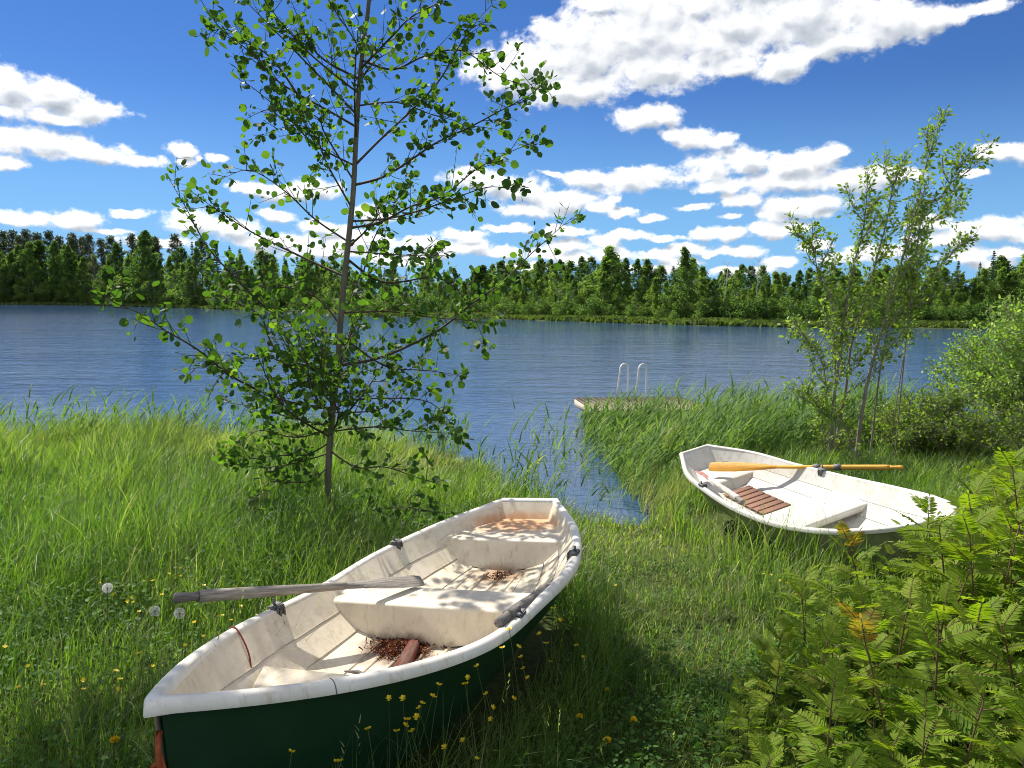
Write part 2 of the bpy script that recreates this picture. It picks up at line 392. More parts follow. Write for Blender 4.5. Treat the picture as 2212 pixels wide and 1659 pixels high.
b = N(nt, 'ShaderNodeBump', i_Strength=.6, i_Distance=.03); L(n2.outputs[0], b.inputs['Height']); L(b.outputs[0], p.inputs['Normal'])
L(p.outputs[0], out.inputs[0])
mb = MB(); mb.add_raw(V, np.full(len(Q), 4), Q.ravel(), np.full(len(V), .5))
structure(mb.build('ground', m, smooth=True), 'grassy lake bank sloping down to the water and rising again beyond it')

# water
m, nt, out = new_mat('lake_water'); L = nt.links.new
tc = N(nt, 'ShaderNodeTexCoord')
mp = N(nt, 'ShaderNodeMapping'); mp.inputs['Scale'].default_value = (.55, 1.25, 1); mp.inputs['Rotation'].default_value = (0, 0, R(-14)); L(tc.outputs['Object'], mp.inputs[0])
n1 = N(nt, 'ShaderNodeTexNoise', i_Scale=4.2, i_Detail=5.0, i_Roughness=.55, i_Distortion=.4); L(mp.outputs[0], n1.inputs[0])
n2 = N(nt, 'ShaderNodeTexNoise', i_Scale=.75, i_Detail=3.0, i_Roughness=.5); L(mp.outputs[0], n2.inputs[0])
mp3 = N(nt, 'ShaderNodeMapping'); mp3.inputs['Scale'].default_value = (.35, 2.4, 1); mp3.inputs['Rotation'].default_value = (0, 0, R(6)); L(tc.outputs['Object'], mp3.inputs[0])
n3 = N(nt, 'ShaderNodeTexNoise', i_Scale=.05, i_Detail=4.0, i_Roughness=.6); L(mp3.outputs[0], n3.inputs[0])
# calm water in the lee of the reeds: wave height grows with the distance from the bank
sxy = N(nt, 'ShaderNodeSeparateXYZ'); L(tc.outputs['Object'], sxy.inputs[0])
calm = N(nt, 'ShaderNodeMapRange'); calm.inputs['From Min'].default_value = 10; calm.inputs['From Max'].default_value = 24; calm.inputs['To Min'].default_value = .32; calm.inputs['To Max'].default_value = 1.0; L(sxy.outputs[1], calm.inputs[0])
ad = N(nt, 'ShaderNodeMath', operation='MULTIPLY_ADD', i_1=2.2); L(n2.outputs[0], ad.inputs[0]); L(n1.outputs[0], ad.inputs[2])
gust = N(nt, 'ShaderNodeMapRange'); gust.inputs['From Min'].default_value = .35; gust.inputs['From Max'].default_value = .65; gust.inputs['To Min'].default_value = .7; gust.inputs['To Max'].default_value = 1.2; L(n3.outputs[0], gust.inputs[0])
am = N(nt, 'ShaderNodeMath', operation='MULTIPLY'); L(calm.outputs[0], am.inputs[0]); L(gust.outputs[0], am.inputs[1])
hm = N(nt, 'ShaderNodeMath', operation='MULTIPLY'); L(ad.outputs[0], hm.inputs[0]); L(am.outputs[0], hm.inputs[1])
b = N(nt, 'ShaderNodeBump', i_Strength=1.0, i_Distance=.036); L(hm.outputs[0], b.inputs['Height'])
p = N(nt, 'ShaderNodeBsdfPrincipled', i_Roughness=.07, i_IOR=1.42); p.inputs['Base Color'].default_value = (.028, .068, .152, 1); p.inputs['Specular IOR Level'].default_value = .5
L(b.outputs[0], p.inputs['Normal']); L(p.outputs[0], out.inputs[0])
mb = MB(); wx = np.array([-420, -60, -20, 20, 60, 420.]); wy = np.array([8.5, 20, 40, 80, 150, 400.])
X, Y = np.meshgrid(wx, wy, indexing='ij'); V = np.stack([X, Y, X * 0], -1).reshape(-1, 3)
mb.add(V, [[i * 6 + j, (i + 1) * 6 + j, (i + 1) * 6 + j + 1, i * 6 + j + 1] for i in range(5) for j in range(5)])
structure(mb.build('lake_water', m), 'rippled blue lake between the near bank and the wooded far shore')

#@@FAR
# ------------------------------------------------------------------ far wood
BIRCH = foliage('birch_leaves', [(0, (0.057, 0.102, 0.031)), (.35, (0.122, 0.197, 0.052)), (.65, (0.187, 0.270, 0.069)), (1, (0.276, 0.344, 0.106))], trans=.56, tcol=(1.35, 1.6, .65), rough=.7, spec=.1, obj_var=.5)
BROAD = foliage('broadleaf_leaves', [(0, (0.035, 0.071, 0.021)), (.35, (0.076, 0.136, 0.038)), (.65, (0.119, 0.192, 0.054)), (1, (0.176, 0.251, 0.087))], trans=.5, tcol=(1.35, 1.6, .65), rough=.7, spec=.1, obj_var=.4)
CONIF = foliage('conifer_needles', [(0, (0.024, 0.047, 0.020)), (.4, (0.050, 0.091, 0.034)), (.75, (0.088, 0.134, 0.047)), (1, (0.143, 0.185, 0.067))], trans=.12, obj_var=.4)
PINEN = foliage('pine_needles', [(0, (0.033, 0.049, 0.021)), (.4, (0.069, 0.094, 0.036)), (.75, (0.110, 0.134, 0.053)), (1, (0.163, 0.171, 0.073))], trans=.12, obj_var=.4)
WHITEBARK = surf('birch_bark', (.55, .53, .48), .7, .2, noise=(6, (.10, .09, .08), .35, (1, 1, .4)))
PINEBARK = surf('pine_bark', (.22, .10, .05), .85, .1, noise=(5, (.10, .06, .04), .3, (1, 1, .5)))
GREYBARK = surf('grey_bark', (.20, .17, .14), .85, .1, noise=(5, (.09, .075, .06), .3, (1, 1, .5)))
CARD = ([[-.5, 0, 0], [0, -.34, .06], [.5, 0, 0], [0, .34, .06]], [[0, 1, 2, 3]])

def rand_frames(n, rg, up=0.0):
    z = rg.normal(size=(n, 3)); z[:, 2] = np.abs(z[:, 2]) + up; z = unit(z)
    x = unit(np.cross(rg.normal(size=(n, 3)), z)); y = np.cross(z, x)
    return np.stack([x, y, z], -1)

def crown_lobes(mb, lobes, per, size, rg, droop=0.0):
    for (c, rad, tn) in lobes:
        k = int(per * (0.7 + .6 * rg.random()))
        P = rg.normal(size=(k, 3)); P = unit(P) * (rg.random((k, 1)) ** .45) * np.array(rad)
        P[:, 2] -= droop * np.hypot(P[:, 0], P[:, 1])
        t = np.clip(tn + rg.normal(size=k) * .16 , 0, 1)
        mb.scatter(CARD[0], CARD[1], P + c, rand_frames(k, rg, .2), size * (.6 + .9 * rg.random(k)), t)

def proto_birch(seed, h=10.0, rad=1.7, base=.10, nl=100, mat=None, name='birch_tree', pointed=1.0, size=.20):
    rg = np.random.default_rng(seed)
    root = thing(name, 'x', 'tree')
    lean = rg.normal(size=2) * .25
    tr = MB(); ts = np.linspace(0, 1, 9)
    wig = np.cumsum(rg.normal(size=(9, 2)) * .07, 0)
    pts = np.stack([lean[0] * ts ** 2 + wig[:, 0], lean[1] * ts ** 2 + wig[:, 1], h * .96 * ts - .3], -1)
    tr.tube(pts, .115 * (1 - ts * .9), 6)
    lobes = []; ph_ = rg.random() * 6.28
    for i in range(nl):
        t = (i + rg.random()) / nl; t = t ** .85
        prof = (math.sin(min(1, (t + .12) / .36) * math.pi / 2) if t < .24 else ((1 - t) / .76) ** (.95 * pointed) + .03)
        ang = rg.random() * 6.283; rr = rad * prof * (.25 + .85 * rg.random() ** .7) * (1 + .28 * math.sin(2 * ang + ph_) + .22 * math.sin(9 * t + ph_ + ang))
        c = np.array([math.cos(ang) * rr, math.sin(ang) * rr, h * (base + (1 - base) * t)])
        c[:2] += np.array([np.interp(c[2] / h, ts, pts[:, k]) for k in (0, 1)])
        s = h * .070 * (.55 + 1.0 * rg.random()) * (1.18 - .74 * t)
        lobes.append((c, (s, s, s * 1.0), .18 + .62 * rg.random()))
        if rr > .5 * rad * prof: tr.tube([[np.interp(c[2] / h - .06, ts, pts[:, 0]), np.interp(c[2] / h - .06, ts, pts[:, 1]), c[2] - h * .06], c], [.03, .008], 4, cap=False)
    cm = MB(); crown_lobes(cm, lobes, 80, size * 1.0, rg, .25)
    tr.build('trunk', WHITEBARK if mat is None else GREYBARK, root, True); cm.build('crown', mat or BIRCH, root)
    return root, h

def proto_spruce(seed, h=14.0, rad=1.9):
    rg = np.random.default_rng(seed); root = thing('spruce_tree', 'x', 'tree')
    tr = MB(); tr.tube([[0, 0, -.3], [0, 0, h * .6], [0, 0, h]], [.16, .09, .015], 6)
    cm = MB(); nw = 34
    for w in range(nw):
        t = (w + .3 * rg.random()) / nw; z = h * (.06 + .93 * t); ln = rad * (1 - t) ** .85 + .06
        nb = int(5 + 4 * (1 - t)); a0 = rg.random() * 6.28
        for b_ in range(nb):
            ang = a0 + 6.283 * b_ / nb + rg.normal() * .2; l2 = ln * (.7 + .45 * rg.random()); k = max(4, int(l2 * 11))
            s = np.linspace(.08, 1, k)
            P = np.stack([np.cos(ang) * l2 * s, np.sin(ang) * l2 * s, z - .30 * l2 * s ** 1.2 + .12 * l2 * s ** 3], -1) + rg.normal(size=(k, 3)) * .05
            x = unit(np.stack([np.cos(ang) + rg.normal(size=k) * .45, np.sin(ang) + rg.normal(size=k) * .45, -.35 + rg.normal(size=k) * .2], -1))
            zz = unit(np.cross(x, rg.normal(size=(k, 3)))); y = np.cross(zz, x)
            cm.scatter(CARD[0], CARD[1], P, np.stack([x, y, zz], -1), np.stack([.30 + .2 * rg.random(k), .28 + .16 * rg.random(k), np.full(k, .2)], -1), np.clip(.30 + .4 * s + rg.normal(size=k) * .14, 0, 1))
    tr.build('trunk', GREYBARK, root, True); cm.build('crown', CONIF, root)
    return root, h

def proto_pine(seed, h=16.0):
    rg = np.random.default_rng(seed); root = thing('pine_tree', 'x', 'tree')
    tr = MB(); tr.tube([[0, 0, -.3], [.1, .05, h * .5], [.0, .1, h * .96]], [.18, .12, .03], 6)
    lobes = []
    for i in range(44):
        t = (i + rg.random()) / 44; z = h * (.42 + .58 * t); prof = 1.75 * (1 - t) ** .55 + .15
        ang = rg.random() * 6.283; rr = prof * (.4 + .7 * rg.random())
        c = np.array([math.cos(ang) * rr, math.sin(ang) * rr, z]); s = .55 + .4 * rg.random()
        lobes.append((c, (s * 1.25, s * 1.25, s * .75), .2 + .55 * rg.random()))
        tr.tube([[0, 0, z - .5], c], [.05, .015], 4, cap=False)
    cm = MB(); crown_lobes(cm, lobes, 85, .30, rg)
    tr.build('trunk', PINEBARK, root, True); cm.build('crown', PINEN, root)
    return root, h

def proto_bare(seed, h=12.0, white=False):
    rg = np.random.default_rng(seed); root = thing('bare_tree', 'x', 'tree')
    tr = MB(); tr.tube([[0, 0, -.3], [.1, 0, h * .5], [-.05, .1, h]], [.13, .08, .01], 6)
    br = MB()
    for i in range(46 if not white else 14):
        t = .22 + .76 * rg.random() if not white else .6 + .38 * rg.random(); z = h * t; ang = rg.random() * 6.28; l = (2.6 * (1 - t) ** .7 + .4) * (.7 + .5 * rg.random())
        e = np.array([math.cos(ang) * l, math.sin(ang) * l, z + l * .75]); s0 = np.array([0, 0, z]); mid = (s0 + e) / 2 + rg.normal(size=3) * .12
        br.tube([s0, mid, e], [.035, .022, .006], 4, cap=False)
        for k in range(5):
            q = mid + (e - mid) * rg.random(); br.tube([q, q + rg.normal(size=3) * .35 + np.array([0, 0, .35])], [.012, .004], 3, cap=False)
    tr.build('trunk', WHITEBARK if white else GREYBARK, root, True); br.build('branches', WHITEBARK if white else GREYBARK, root)
    return root, h

def proto_bush(seed, h=3.0, mat=None):
    rg = np.random.default_rng(seed); root = thing('shore_bush', 'x', 'bush')
    lobes = []
    for i in range(34):
        ang = rg.random() * 6.28; rr = 1.5 * rg.random() ** .6; z = h * (.12 + .75 * rg.random() * (1 - .4 * rr / 1.5)); s = .32 + .25 * rg.random()
        lobes.append((np.array([math.cos(ang) * rr, math.sin(ang) * rr, z]), (s, s, s), .2 + .6 * rg.random()))
    cm = MB(); crown_lobes(cm, lobes, 46, .17, rg)
    tr = MB()
    for i in range(6):
        a = rg.random() * 6.28; tr.tube([[0, 0, -.2], [math.cos(a) * .4, math.sin(a) * .4, h * .35], [math.cos(a) * .9, math.sin(a) * .9, h * .7]], [.05, .03, .01], 4, cap=False)
    tr.build('stem', GREYBARK, root, True); cm.build('crown', mat or BROAD, root)
    return root, h

protos = {
 'birch': [proto_birch(11, rad=2.5, base=.03, pointed=1.1), proto_birch(12, rad=2.2, base=.04, pointed=1.3), proto_birch(13, rad=2.9, base=.06, pointed=.85), proto_birch(14, rad=2.2, base=.08, pointed=1.0), proto_birch(15, rad=2.6, base=.03, pointed=.95), proto_birch(16, rad=2.3, base=.05, pointed=1.2)],
 'broad': [proto_birch(21, h=12, rad=3.0, base=.04, nl=105, mat=BROAD, name='broadleaf_tree', pointed=.55, size=.26), proto_birch(22, h=12, rad=2.5, base=.05, nl=95, mat=BROAD, name='broadleaf_tree', pointed=.7, size=.26)],
 'spruce': [proto_spruce(31), proto_spruce(32, rad=1.5)],
 'pine': [proto_pine(41), proto_pine(42)],
 'bush': [proto_bush(51), proto_bush(52, h=2.4)],
 'bare': [proto_bare(61)], 'white': [proto_bare(62, white=True)],
}
used = set()
WORDS = {
 'birch_l': ('mid green birch among the dark trees on the left far shore', 'tree', 'birches on the left far shore'),
 'birch_m': ('young pale-trunked birch in the dense wood across the middle of the lake', 'tree', 'young birches across the lake'),
 'birch_r': ('green birch on the far shore behind the lakeside sapling at the right', 'tree', 'birches behind the sapling on the right'),
 'broad_l': ('dark rounded broadleaf tree at the edge of the left far wood', 'tree', 'broadleaf trees on the left far shore'),
 'broad_m': ('rounded broadleaf tree rising among the birches across the lake', 'tree', 'broadleaf trees across the lake'),
 'spruce': ('dark pointed spruce showing its tip above the far wood', 'tree', 'spruces in the far wood'),
 'spruce_r': ('dark spruce with a spiky tip on the rise at the far right', 'tree', 'spruces at the far right'),
 'pine': ('tall dark pine in the back of the left far wood', 'tree', 'pines of the left far wood'),
 'bush': ('low green bush at the foot of the far wood by the water', 'bush', 'bushes along the far shore'),
}
def plant(kind, px, off, top_px=None, hgt=None, words=None, label=None, cat='tree', wide=1.0):
    az = math.atan2(*(ray(px, 640)[:2])); r = far_r(az) + off
    x, y = r * math.sin(az), r * math.cos(az); z = gz(x, y)
    if hgt is None:
        d = ray(px, top_px); hgt = EYE + d[2] / math.hypot(d[0], d[1]) * r - z
    hgt = max(hgt, 1.2)
    i = int(rng.integers(len(protos[kind]))); root, h = protos[kind][i]
    s = hgt / h; sc = (s * wide, s * wide, s)
    rot = rng.random() * 6.283; tl = (rng.normal() * .03, rng.normal() * .03)
    if (kind, i) not in used:
        used.add((kind, i)); o = root; o.location = (x, y, z); o.rotation_euler = (tl[0], tl[1], rot); o.scale = sc
    else: o = dup(root, (x, y, z), rot, sc, tilt=tl)
    if label: 
        o['label'] = label
        if 'group' in o: del o['group']
    else: o['label'], o['category'], o['group'] = WORDS[words]
    return o
TOPX = [-200, 0, 100, 200, 300, 400, 470, 600, 700, 800, 900, 964, 1012, 1072, 1200, 1250, 1310, 1380, 1440, 1490, 1540, 1580, 1640, 1700, 1760, 1900, 2000, 2060, 2140, 2212, 2500]
TOPY = [490, 494, 496, 506, 500, 508, 520, 538, 552, 562, 572, 576, 569, 558, 552, 552, 540, 556, 562, 545, 572, 568, 565, 585, 572, 570, 566, 566, 552, 535, 520]
prof = lambda px: float(np.interp(px, TOPX, TOPY))

# single trees the photograph lets one tell apart
plant('bare', 207, 6, 528, label='bare grey-brown leafless tree at the left far shore')
plant('broad', 318, 8, 500, label='large rounded broadleaf tree, tallest and brightest on the left far shore', wide=1.15)
plant('broad', 62, 7, 524, label='pale-topped rounded tree near the left end of the far shore')
plant('broad', 150, 7, 532, label='rounded tree just left of the bare grey tree on the far shore', wide=.9)
plant('white', 1566, 5, 562, label='dead birch snag with a bare white trunk in the far wood')
plant('white', 1632, 5, 553, label='tall white-trunked thin-crowned birch beside the gap in the far wood')
plant('birch', 1486, 7, 536, label='tall wind-bent birch with a leaning pointed top across the lake', wide=1.2)
plant('birch', 1318, 12, 534, label='broad tall birch standing highest in the middle of the far wood', wide=1.7)
plant('spruce', 2140, 14, 538, label='tallest dark spruce on the rise at the far right')
plant('spruce', 2063, 12, 560, label='small dark spruce tip left of the tallest spruce at the far right')
plant('bush', 1455, 3, 672, label='bright green rounded bush at the foot of the far wood by the water', cat='bush', wide=1.1)
px = -90.0
while px < 2320:          # back rows first
    az = math.atan2(*(ray(px, 640)[:2])); rr = float(far_r(az)); step = 1671 / rr
    p0 = prof(px)
    if px < 480:
        plant('pine' if rng.random() < .62 else 'spruce', px + rng.normal() * 6, 16 + 6 * rng.random(), p0 + 5 + 12 * rng.random(), words='pine' if False else None, label=None) if False else None
        k = 'pine' if rng.random() < .65 else 'spruce'
        plant(k, px + rng.normal() * 6, 15 + 8 * rng.random(), p0 + 2 + 13 * rng.random() ** 2, words='pine' if k == 'pine' else 'spruce')
        px += step * 2.3
    elif px < 960:
        k = 'spruce' if rng.random() < .30 else 'birch'
        plant(k, px + rng.normal() * 5, 15 + 10 * rng.random(), p0 + 1 + 12 * rng.random(), words='spruce' if k == 'spruce' else 'birch_l', wide=1.0 if k == 'spruce' else 1.5)
        px += step * 1.6
    elif px < 1900:
        u_ = rng.random(); k = 'spruce' if u_ < .05 else 'broad' if u_ < .45 else 'birch'
        plant(k, px + rng.normal() * 5, 13 + 8 * rng.random(), p0 + 1 + 16 * rng.random(), words='spruce' if k == 'spruce' else 'broad_m' if k == 'broad' else 'birch_m', wide=.95 if k == 'broad' else 1.75)
        px += step * 1.15
    else:
        k = 'spruce' if rng.random() < .35 else 'birch'
        plant(k, px + rng.normal() * 5, 13 + 8 * rng.random(), p0 + 2 + 14 * rng.random(), words='spruce_r' if k == 'spruce' else 'birch_r', wide=1.0 if k == 'spruce' else 1.7)
        px += step * 1.5
px = -80.0
while px < 2320:          # middle row
    az = math.atan2(*(ray(px, 640)[:2])); rr = float(far_r(az)); step = 1671 / rr
    base = 660 + (px / 2212) * 45; p0 = prof(px); q = p0 + (base - p0) * (.14 + .22 * rng.random())
    if px < 480: plant('broad' if rng.random() < .5 else 'birch', px, 9 + 3 * rng.random(), q, words='broad_l' if False else 'birch_l'); px += step * 2.8
    elif px < 960: plant('birch' if rng.random() < .7 else 'broad', px, 9 + 3 * rng.random(), q, words='birch_l'); px += step * 1.8
    else:
        k = 'broad' if (rng.random() < .35 and px < 1900) else 'birch'; plant(k, px, 9 + 3 * rng.random(), q, words=('broad_m' if k == 'broad' else 'birch_m') if px < 1900 else 'birch_r', wide=.85 if k == 'broad' else 1.3); px += step * 1.25
px = -70.0
while px < 2300:          # front row and bushes
    az = math.atan2(*(ray(px, 640)[:2])); rr = float(far_r(az)); step = 1671 / rr
    base = 660 + (px / 2212) * 45; p0 = prof(px); q = p0 + (base - p0) * (.30 + .35 * rng.random())
    plant('birch', px, 5 + 2.5 * rng.random(), q, words='birch_l' if px < 960 else 'birch_m' if px < 1900 else 'birch_r', wide=1.25)
    plant('bush', px + step * (.5 + rng.random()), 3.6 + 2 * rng.random(), hgt=1.5 + 1.6 * rng.random(), words='bush')
    px += step * (2.4 if px < 960 else 1.8)

# sedge belt along the far shore
SEDGE = foliage('far_sedge', [(0, (0.053, 0.085, 0.020)), (.5, (0.098, 0.142, 0.036)), (.8, (0.143, 0.190, 0.056)), (1, (0.195, 0.209, 0.088))], trans=.35)
mb = MB(); n = 15000
az = rng.uniform(-.62, .75, n); off = rng.uniform(0, 1, n) ** .8 * np.interp(az, [-.6, -.3, 0, .3], [7, 6, 4.5, 4.2]) - .3
r = far_r(az) + off; P = np.stack([r * np.sin(az), r * np.cos(az)], -1); z = np.maximum(ground_z(P[:, 0], P[:, 1]), -.05)
hh = (.20 + .28 * rng.random(n)) * (.7 + .6 * vnoise(P[:, 0] * .2, P[:, 1] * .2, 9))
ang = rng.random(n) * 6.283
fr = np.stack([np.stack([np.cos(ang), np.sin(ang), 0 * ang], -1), np.stack([rng.normal(size=n) * .25, rng.normal(size=n) * .25, np.ones(n)], -1), np.stack([-np.sin(ang), np.cos(ang), 0 * ang], -1)], -1)
mb.scatter([[-.5, 0, 0], [.5, 0, 0], [.35, .7, .1], [.1, 1, .2], [-.3, .8, 0]], [[0, 1, 2, 3, 4]], np.stack([P[:, 0], P[:, 1], z], -1), fr, np.stack([.35 + .3 * rng.random(n), hh, np.full(n, .4)], -1), np.clip(.25 + .5 * vnoise(P[:, 0] * .15, P[:, 1] * .15, 12) + rng.normal(size=n) * .15, 0, 1))
stuff(mb.build('far_sedge', SEDGE), 'pale yellow-green sedge belt along the far waterline', 'sedge')

#@@BOATS
# ------------------------------------------------------------------ boats
SX = np.array([0, .15, .3, .5, .7, .85, .95, 1.0])
def herm(xs, ys, s):
    s = np.asarray(s, float); m_ = np.gradient(ys, xs); i = np.clip(np.searchsorted(xs, s, side='right') - 1, 0, len(xs) - 2)
    h = xs[i + 1] - xs[i]; t = (s - xs[i]) / h
    return (2 * t**3 - 3 * t**2 + 1) * ys[i] + (t**3 - 2 * t**2 + t) * h * m_[i] + (-2 * t**3 + 3 * t**2) * ys[i + 1] + (t**3 - t**2) * h * m_[i + 1]

class Hull:
    SEC = np.array([(0, 0), (.36, .035), (.40, .075), (.62, .20), (.65, .25), (.82, .52), (.845, .575), (1, 1)])
    def __init__(h, L, bs, gs, gb, ge, keel=-.40, kin0=-.165, rake=.7):
        h.L, h.bs, h.gs, h.gb, h.ge, h.keel, h.kin0, h.rake = L, np.array(bs), gs, gb, ge, keel, kin0, rake
    def b(h, s): return herm(SX, h.bs, s)
    def g(h, s): s = np.asarray(s, float); return h.gs * (1 - s) ** 2 + h.gb * s ** h.ge
    def k(h, s): s = np.asarray(s, float); return h.keel + .06 * (1 - s) ** 3 + .40 * np.clip((s - .62) / .38, 0, 1) ** 2.4
    def kin(h, s): s = np.asarray(s, float); return np.maximum(h.k(s) + .035, h.kin0 + .03 * (1 - s) ** 3 + .40 * np.clip((s - .6) / .4, 0, 1) ** 2.2)
    def x(h, s): return (np.asarray(s) - .5) * h.L
    def surface(h, inset, s0, s1, n=46):
        s = np.linspace(s0, s1, n); b = np.maximum(h.b(s) - inset, .006 if inset <= 0 else .004); k = h.k(s) if inset <= 0 else h.kin(s); g = h.g(s)
        half = h.SEC; m_ = len(half)
        sec = np.concatenate([half[::-1] * [-1, 1], half[1:]]); V = np.zeros((n, len(sec), 3))
        V[:, :, 0] = h.x(s)[:, None]; V[:, :, 1] = b[:, None] * sec[None, :, 0]; V[:, :, 2] = k[:, None] + (g - k)[:, None] * sec[None, :, 1]
        V[:, :, 0] += h.rake * (g[:, None] - V[:, :, 2]) * np.clip(1 - s / .3, 0, 1)[:, None]
        q = len(sec); fs = [[i * q + j, (i + 1) * q + j, (i + 1) * q + j + 1, i * q + j + 1] for i in range(n - 1) for j in range(q - 1)]
        return V.reshape(-1, 3), fs, q, n
    def width(h, s, z, inset=.035):
        b = float(h.b(s)) - inset; k = float(h.kin(s)); g = float(h.g(s))
        return max(.01, b * float(np.interp((z - k) / (g - k), h.SEC[:, 1], h.SEC[:, 0])))
    def seat(h, mb, prof_, m_=9, grow=.006, crown=0.0):
        """loft across the boat; prof_ = list of (s, z) from one floor line over the top to the other"""
        V = []; n = len(prof_)
        for (s, z) in prof_:
            w = h.width(s, z) + grow
            for j in range(m_):
                u = -1 + 2 * j / (m_ - 1); V.append((h.x(s), u * w, z + crown * (1 - u * u)))
        fs = [[i * m_ + j, (i + 1) * m_ + j, (i + 1) * m_ + j + 1, i * m_ + j + 1] for i in range(n - 1) for j in range(m_ - 1)]
        mb.add(V, fs)
    def rim(h, mb, profile, n=60):
        s = np.concatenate([np.linspace(0, .8, n)[:-1], np.linspace(.8, 1, 26)])
        A = np.stack([h.x(s), h.b(s), h.g(s)], -1); B = (A * [1, -1, 1])[::-1]
        A[-1, 1] = .004; tip = np.array([[h.x(1) + .012, 0, h.g(1)]])
        tr = np.stack([np.full(7, h.x(0)), np.linspace(-h.b(0), h.b(0), 9)[1:-1], np.full(7, h.g(0))], -1)
        P = np.concatenate([A[:-1], tip, B[1:], tr]); m_ = len(P)
        d = np.roll(P, -1, 0) - P; d[:, 2] = 0; d = unit(d); nr = np.stack([d[:, 1], -d[:, 0], 0 * d[:, 0]], -1) * -1
        # outward = away from the boat's middle line
        n0 = np.roll(nr, 1, 0); av = unit(nr + n0); cs = np.clip((av * nr).sum(1), .45, 1); out_ = av / cs[:, None]
        if (out_[5] @ np.array([0, 1, 0])) < 0: out_ = -out_
        q = len(profile); V = np.zeros((m_, q, 3))
        for j, (o_, u_) in enumerate(profile): V[:, j] = P + out_ * o_ + np.array([0, 0, u_])
        fs = [[i * q + j, ((i + 1) % m_) * q + j, ((i + 1) % m_) * q + (j + 1) % q, i * q + (j + 1) % q] for i in range(m_) for j in range(q)]
        mb.add(V.reshape(-1, 3), fs)

def shell(h, name, mat, parent, inset, s0, s1, transom_x=None):
    mb = MB(); V, fs, q, n = h.surface(inset, s0, s1)
    mb.add(V, fs + [list(range(q))]); o = mb.build(name, mat, parent)
    return o

def shade_auto(o, ang=38):
    me = o.data; me.polygons.foreach_set('use_smooth', np.ones(len(me.polygons), bool))
    me.set_sharp_from_angle(angle=R(ang)) if hasattr(me, 'set_sharp_from_angle') else None
    return o

def gelcoat(name, base, dirt, stain=None, rough=.42):
    """old white plastic: blotchy dirt, dark runs, and an optional rusty stain near a place in the boat's own space"""
    m, nt, out = new_mat(name); L = nt.links.new
    tc = N(nt, 'ShaderNodeTexCoord')
    n1 = N(nt, 'ShaderNodeTexNoise', i_Scale=3.5, i_Detail=8.0, i_Roughness=.7); L(tc.outputs['Object'], n1.inputs[0])
    n2 = N(nt, 'ShaderNodeTexNoise', i_Scale=38.0, i_Detail=6.0, i_Roughness=.7); L(tc.outputs['Object'], n2.inputs[0])
    r1 = ramp(nt, [(.38, base), (.68, dirt)], n1.outputs[0])
    mps = N(nt, 'ShaderNodeMapping'); mps.inputs['Scale'].default_value = (7, 7, 1.1); L(tc.outputs['Object'], mps.inputs[0])
    n4 = N(nt, 'ShaderNodeTexNoise', i_Scale=2.6, i_Detail=8.0, i_Roughness=.75); L(mps.outputs[0], n4.inputs[0])
    r3 = ramp(nt, [(.52, (1, 1, 1)), (.66, (.80, .75, .66)), (.76, (.52, .46, .37))], n4.outputs[0])
    r2a = ramp(nt, [(.64, (1, 1, 1)), (.72, (.72, .68, .6)), (.8, (.4, .36, .3))], n2.outputs[0])
    r2 = N(nt, 'ShaderNodeVectorMath', operation='MULTIPLY'); L(r3.outputs[0], r2.inputs[0]); L(r2a.outputs[0], r2.inputs[1])
    mu = N(nt, 'ShaderNodeVectorMath', operation='MULTIPLY'); L(r1.outputs[0], mu.inputs[0]); L(r2.outputs[0], mu.inputs[1])
    colo = mu.outputs[0]
    for (c, sz, cl, am) in (stain or []):
        mp = N(nt, 'ShaderNodeVectorMath', operation='SUBTRACT'); mp.inputs[1].default_value = c; L(tc.outputs['Object'], mp.inputs[0])
        dv = N(nt, 'ShaderNodeVectorMath', operation='DIVIDE'); dv.inputs[1].default_value = sz; L(mp.outputs[0], dv.inputs[0])
        le = N(nt, 'ShaderNodeVectorMath', operation='LENGTH'); L(dv.outputs[0], le.inputs[0])
        n3 = N(nt, 'ShaderNodeTexNoise', i_Scale=9.0, i_Detail=7.0, i_Roughness=.7); L(tc.outputs['Object'], n3.inputs[0])
        ad = N(nt, 'ShaderNodeMath', operation='MULTIPLY_ADD', i_1=1.5, i_2=-.75); L(n3.outputs[0], ad.inputs[0])
        a2 = N(nt, 'ShaderNodeMath', operation='ADD'); L(le.outputs['Value'], a2.inputs[0]); L(ad.outputs[0], a2.inputs[1])
        mr = N(nt, 'ShaderNodeMapRange', interpolation_type='SMOOTHSTEP'); mr.inputs['From Min'].default_value = .35; mr.inputs['From Max'].default_value = 1.15; mr.inputs['To Min'].default_value = am; mr.inputs['To Max'].default_value = 0; L(a2.outputs[0], mr.inputs[0])
        mx = N(nt, 'ShaderNodeMix', data_type='RGBA'); L(mr.outputs[0], mx.inputs['Factor']); L(colo, mx.inputs[6]); mx.inputs[7].default_value = (*cl, 1); colo = mx.outputs[2]
    p = N(nt, 'ShaderNodeBsdfPrincipled', i_Roughness=rough); p.inputs['Specular IOR Level'].default_value = .35; L(colo, p.inputs['Base Color'])
    b = N(nt, 'ShaderNodeBump', i_Strength=.08, i_Distance=.006); L(n2.outputs[0], b.inputs['Height']); L(b.outputs[0], p.inputs['Normal'])
    L(p.outputs[0], out.inputs[0])
    return m

def local_to_world(root, p):
    Mx = Matrix.Translation(root.location) @ root.rotation_euler.to_matrix().to_4x4()
    return np.array(Mx @ Vector(p))

